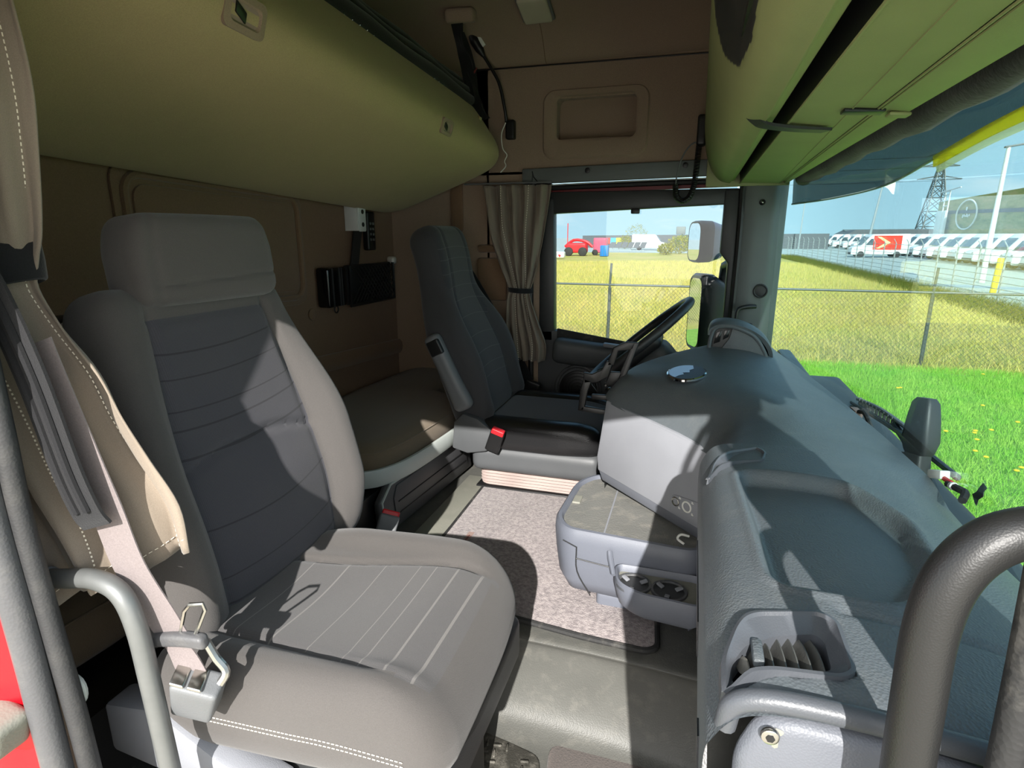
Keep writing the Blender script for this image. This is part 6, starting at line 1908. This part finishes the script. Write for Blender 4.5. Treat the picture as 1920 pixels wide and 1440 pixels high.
for yy in (131.0, 133.2): mb.tube([(44.0, yy, 0), (44.0, yy, 9.0)], 0.12, 5)
for z in (6.4, 7.4, 8.4, 9.0): mb.tube([(44.0, 133.2, z), (44.0, 131.0, z)], 0.09, 5)
mb.tube([(44.0, 136.0, 9.0), (44.0, 126.5, 9.4)], 0.12, 5); mb.build('light_gantry', M['white_metal'], hall)

# ---- low sheds on the horizon seen through the windscreen
M['shed_grey'] = flat('shed_grey', srgb(120, 128, 126), 0.7)
M['shed_dark'] = flat('shed_dark', srgb(92, 96, 100), 0.7)
sh = thing('shed', 'low grey shed with pitched roof behind the parked vans', 'building', (38, 160, G))
mb = MB(); mb.prism([(0, 0), (26, 0), (26, 2.2), (23, 3.6), (3, 3.4), (0, 1.8)], (31, 166, G), (1, 0, 0), (0, 0, 1), 14); mb.build('walls', M['shed_dark'], sh)
mb = MB(); mb.obox((44, 157.5, G + 3.0), (21, 0, 0.1), (0, 12, 1.2), (0, 0, 0.12)); mb.build('roof', M['shed_grey'], sh)

# ---- what the driver's window shows: dark hall with coloured squares, machines, container, van
dh = thing('retail_hall', 'long dark grey hall with four coloured square panels on the horizon', 'building', (-6, 112, G))
mb = MB(); mb.box((0.0, 118, -0.3), (42, 14, 2.6)); mb.v = [Vector((v.x, v.y, v.z + (0.35 if v.z > 0 and v.x > 0 else 0))) for v in mb.v]; dw_ = mb.build('walls', M['shed_dark'], dh)
for k, c in enumerate(((246, 190, 110), (222, 66, 52), (70, 170, 222), (226, 226, 70))):
    mb = MB(); mb.box((-17.3 + 1.05 * k, 110.9, 0.05), (1.0, 0.12, 1.1)); mb.build('colour_panel', flat('sq%d' % k, srgb(*c), 0.5, 0.4, 0.03), dw_)
mb = MB(); mb.box((-3.2, 113, 1.9), (1.6, 1.6, 1.4), bev=0.1); mb.build('roof_unit', M['shed_grey'], dh)
M['machine_red'] = flat('machine_red', srgb(214, 44, 50), 0.4)
M['machine_pink'] = flat('machine_pink', srgb(226, 96, 120), 0.4)
fmch = thing('farm_machine', 'red farm machine with raised boom at the field edge', 'machine', (-13.2, 66, G))
mb = MB(); mb.rblock((-13.2, 66, G + 0.9), (2.3, 1.6, 1.1), 0.2, (4, 4, 4)); mb.build('machine_body', M['machine_red'], fmch)
mb = MB(); mb.tube([(-14.6, 66, G + 1.0), (-13.6, 66, G + 1.75), (-12.2, 66, G + 1.6), (-11.4, 66, G + 1.0)], 0.16, 8, sm=3); mb.build('boom', M['machine_red'], fmch)
for wx in (-14.0, -12.4):
    mb = MB(); mb.cyl((wx, 65.0, G + 0.5), (wx, 65.35, G + 0.5), 0.5, 16, bev=0.05); mb.build('wheel', M['rubber'], fmch)
pm = thing('farm_machine', 'pink red box trailer beside the blue container', 'machine', (-11.4, 66.5, G))
mb = MB(); mb.rblock((-10.9, 68.5, G + 1.15), (1.5, 1.6, 1.7), 0.15, (4, 4, 4)); mb.build('trailer_body', M['machine_pink'], pm)
for wx in (-11.4, -10.5):
    mb = MB(); mb.cyl((wx, 67.55, G + 0.35), (wx, 67.8, G + 0.35), 0.35, 14, bev=0.04); mb.build('wheel', M['rubber'], pm)
mb = MB(); mb.tube([(-14.2, 65.4, G), (-14.2, 65.4, G + 3.6)], 0.05, 5); mb.build('flag_pole', M['machine_red'], label='thin red pole beside the red farm machine', cat='pole')
cn = thing('container', 'small blue container at the field edge', 'container', (-9.9, 64, G))
mb = MB(); mb.box((-9.75, 64, G + 0.65), (0.85, 1.0, 1.15), bev=0.05); cbx = mb.build('container_body', flat('blue', srgb(30, 120, 196), 0.5), cn)
mb = MB()
for q in (-0.3, 0.0, 0.3): mb.box((-9.75 + q, 63.49, G + 0.65), (0.04, 0.02, 1.0))
mb.build('door_ribs', M['shed_dark'], cn)
wm = thing('farm_machine', 'white and red implement lying in the dry grass', 'machine', (-13.2, 56, G))
mb = MB(); mb.rblock((-13.0, 56, G + 0.45), (1.1, 0.8, 0.6), 0.12, (4, 4, 4)); mb.build('implement_body', M['white_plastic'], wm)
mb = MB(); mb.tube([(-14.2, 56, G + 0.2), (-13.5, 56, G + 0.75), (-12.8, 55.6, G + 0.3)], 0.12, 8, sm=3); mb.build('implement_arm', M['machine_red'], wm)
va = dup(v0, (-4.6, 95.0, G), 'white van on the far field edge beyond the driver window', grp, math.pi)
# solar panels in a row
for k in range(6):
    p_ = thing('solar_panel', 'dark tilted panel in the row behind the blue container', 'panel', (-11.6 + 0.85 * k, 84, G), 'row of dark tilted panels behind the field')
    mb = MB(); mb.obox((-11.6 + 0.85 * k, 84, G + 0.95), (0.75, 0, 0), (0.25, 0.6, 0.75), (0, -0.02, 0.02)); mb.build('panel_face', M['shed_dark'], p_)
    mb = MB(); mb.tube([(-11.6 + 0.85 * k, 84.1, G), (-11.6 + 0.85 * k, 84.1, G + 0.9)], 0.04, 5); mb.build('panel_leg', M['galv'], p_)
# bushes on the horizon
M['leaf_yellow'] = blade_mat('leaf_yellow', srgb(196, 184, 96), srgb(160, 164, 72), srgb(120, 128, 56))
M['leaf_green'] = blade_mat('leaf_green', srgb(112, 136, 56), srgb(140, 156, 72), srgb(84, 108, 44))
def bush(loc, w, h, mat, label, seed):
    r = np.random.default_rng(seed)
    b = thing('bush', label, 'bush', loc, 'bushes along the far field edge')
    n = 900
    u = r.normal(size=(n, 3)); u /= np.linalg.norm(u, axis=1)[:, None]
    rad = r.uniform(0.35, 1.0, n) ** 0.5
    c = np.stack([loc[0] + u[:, 0] * rad * w / 2, loc[1] + u[:, 1] * rad * w / 3, loc[2] + h * 0.52 + u[:, 2] * rad * h / 2], 1)
    m = MB()
    vs, fs = [], []
    for i in range(n):
        d1 = r.normal(size=3) * 0.11; d2 = r.normal(size=3) * 0.11
        k = len(vs); vs += [tuple(c[i]), tuple(c[i] + d1), tuple(c[i] + d2)]; fs.append((k, k + 1, k + 2))
    m.add(vs, fs); m.build('foliage', mat, b)
    m = MB(); m.tube([(loc[0], loc[1], loc[2]), (loc[0], loc[1], loc[2] + h * 0.5)], 0.05, 6); m.build('stem', M['label_brown'], b)
for i, (x, y, w, h, mm, lb_) in enumerate([
    (-2.2, 76, 3.0, 2.3, 'leaf_yellow', 'yellowish bush at the field edge right of the white van'), (-3.6, 71, 2.0, 1.4, 'leaf_yellow', 'low straw coloured bush next to the white van'),
    (-2.0, 93, 3.4, 2.4, 'leaf_green', 'green bush before the dark hall'), (-12.2, 104, 2.6, 2.2, 'leaf_yellow', 'pale bush before the coloured squares of the dark hall'),
    (0.9, 82, 2.8, 2.0, 'leaf_green', 'green bush close to the exterior mirror'), (-12.8, 130, 5, 4.6, 'leaf_yellow', 'pale treetop rising behind the dark hall roof')]):
    bush((x, y, G), w, h, M[mm], lb_, 20 + i)
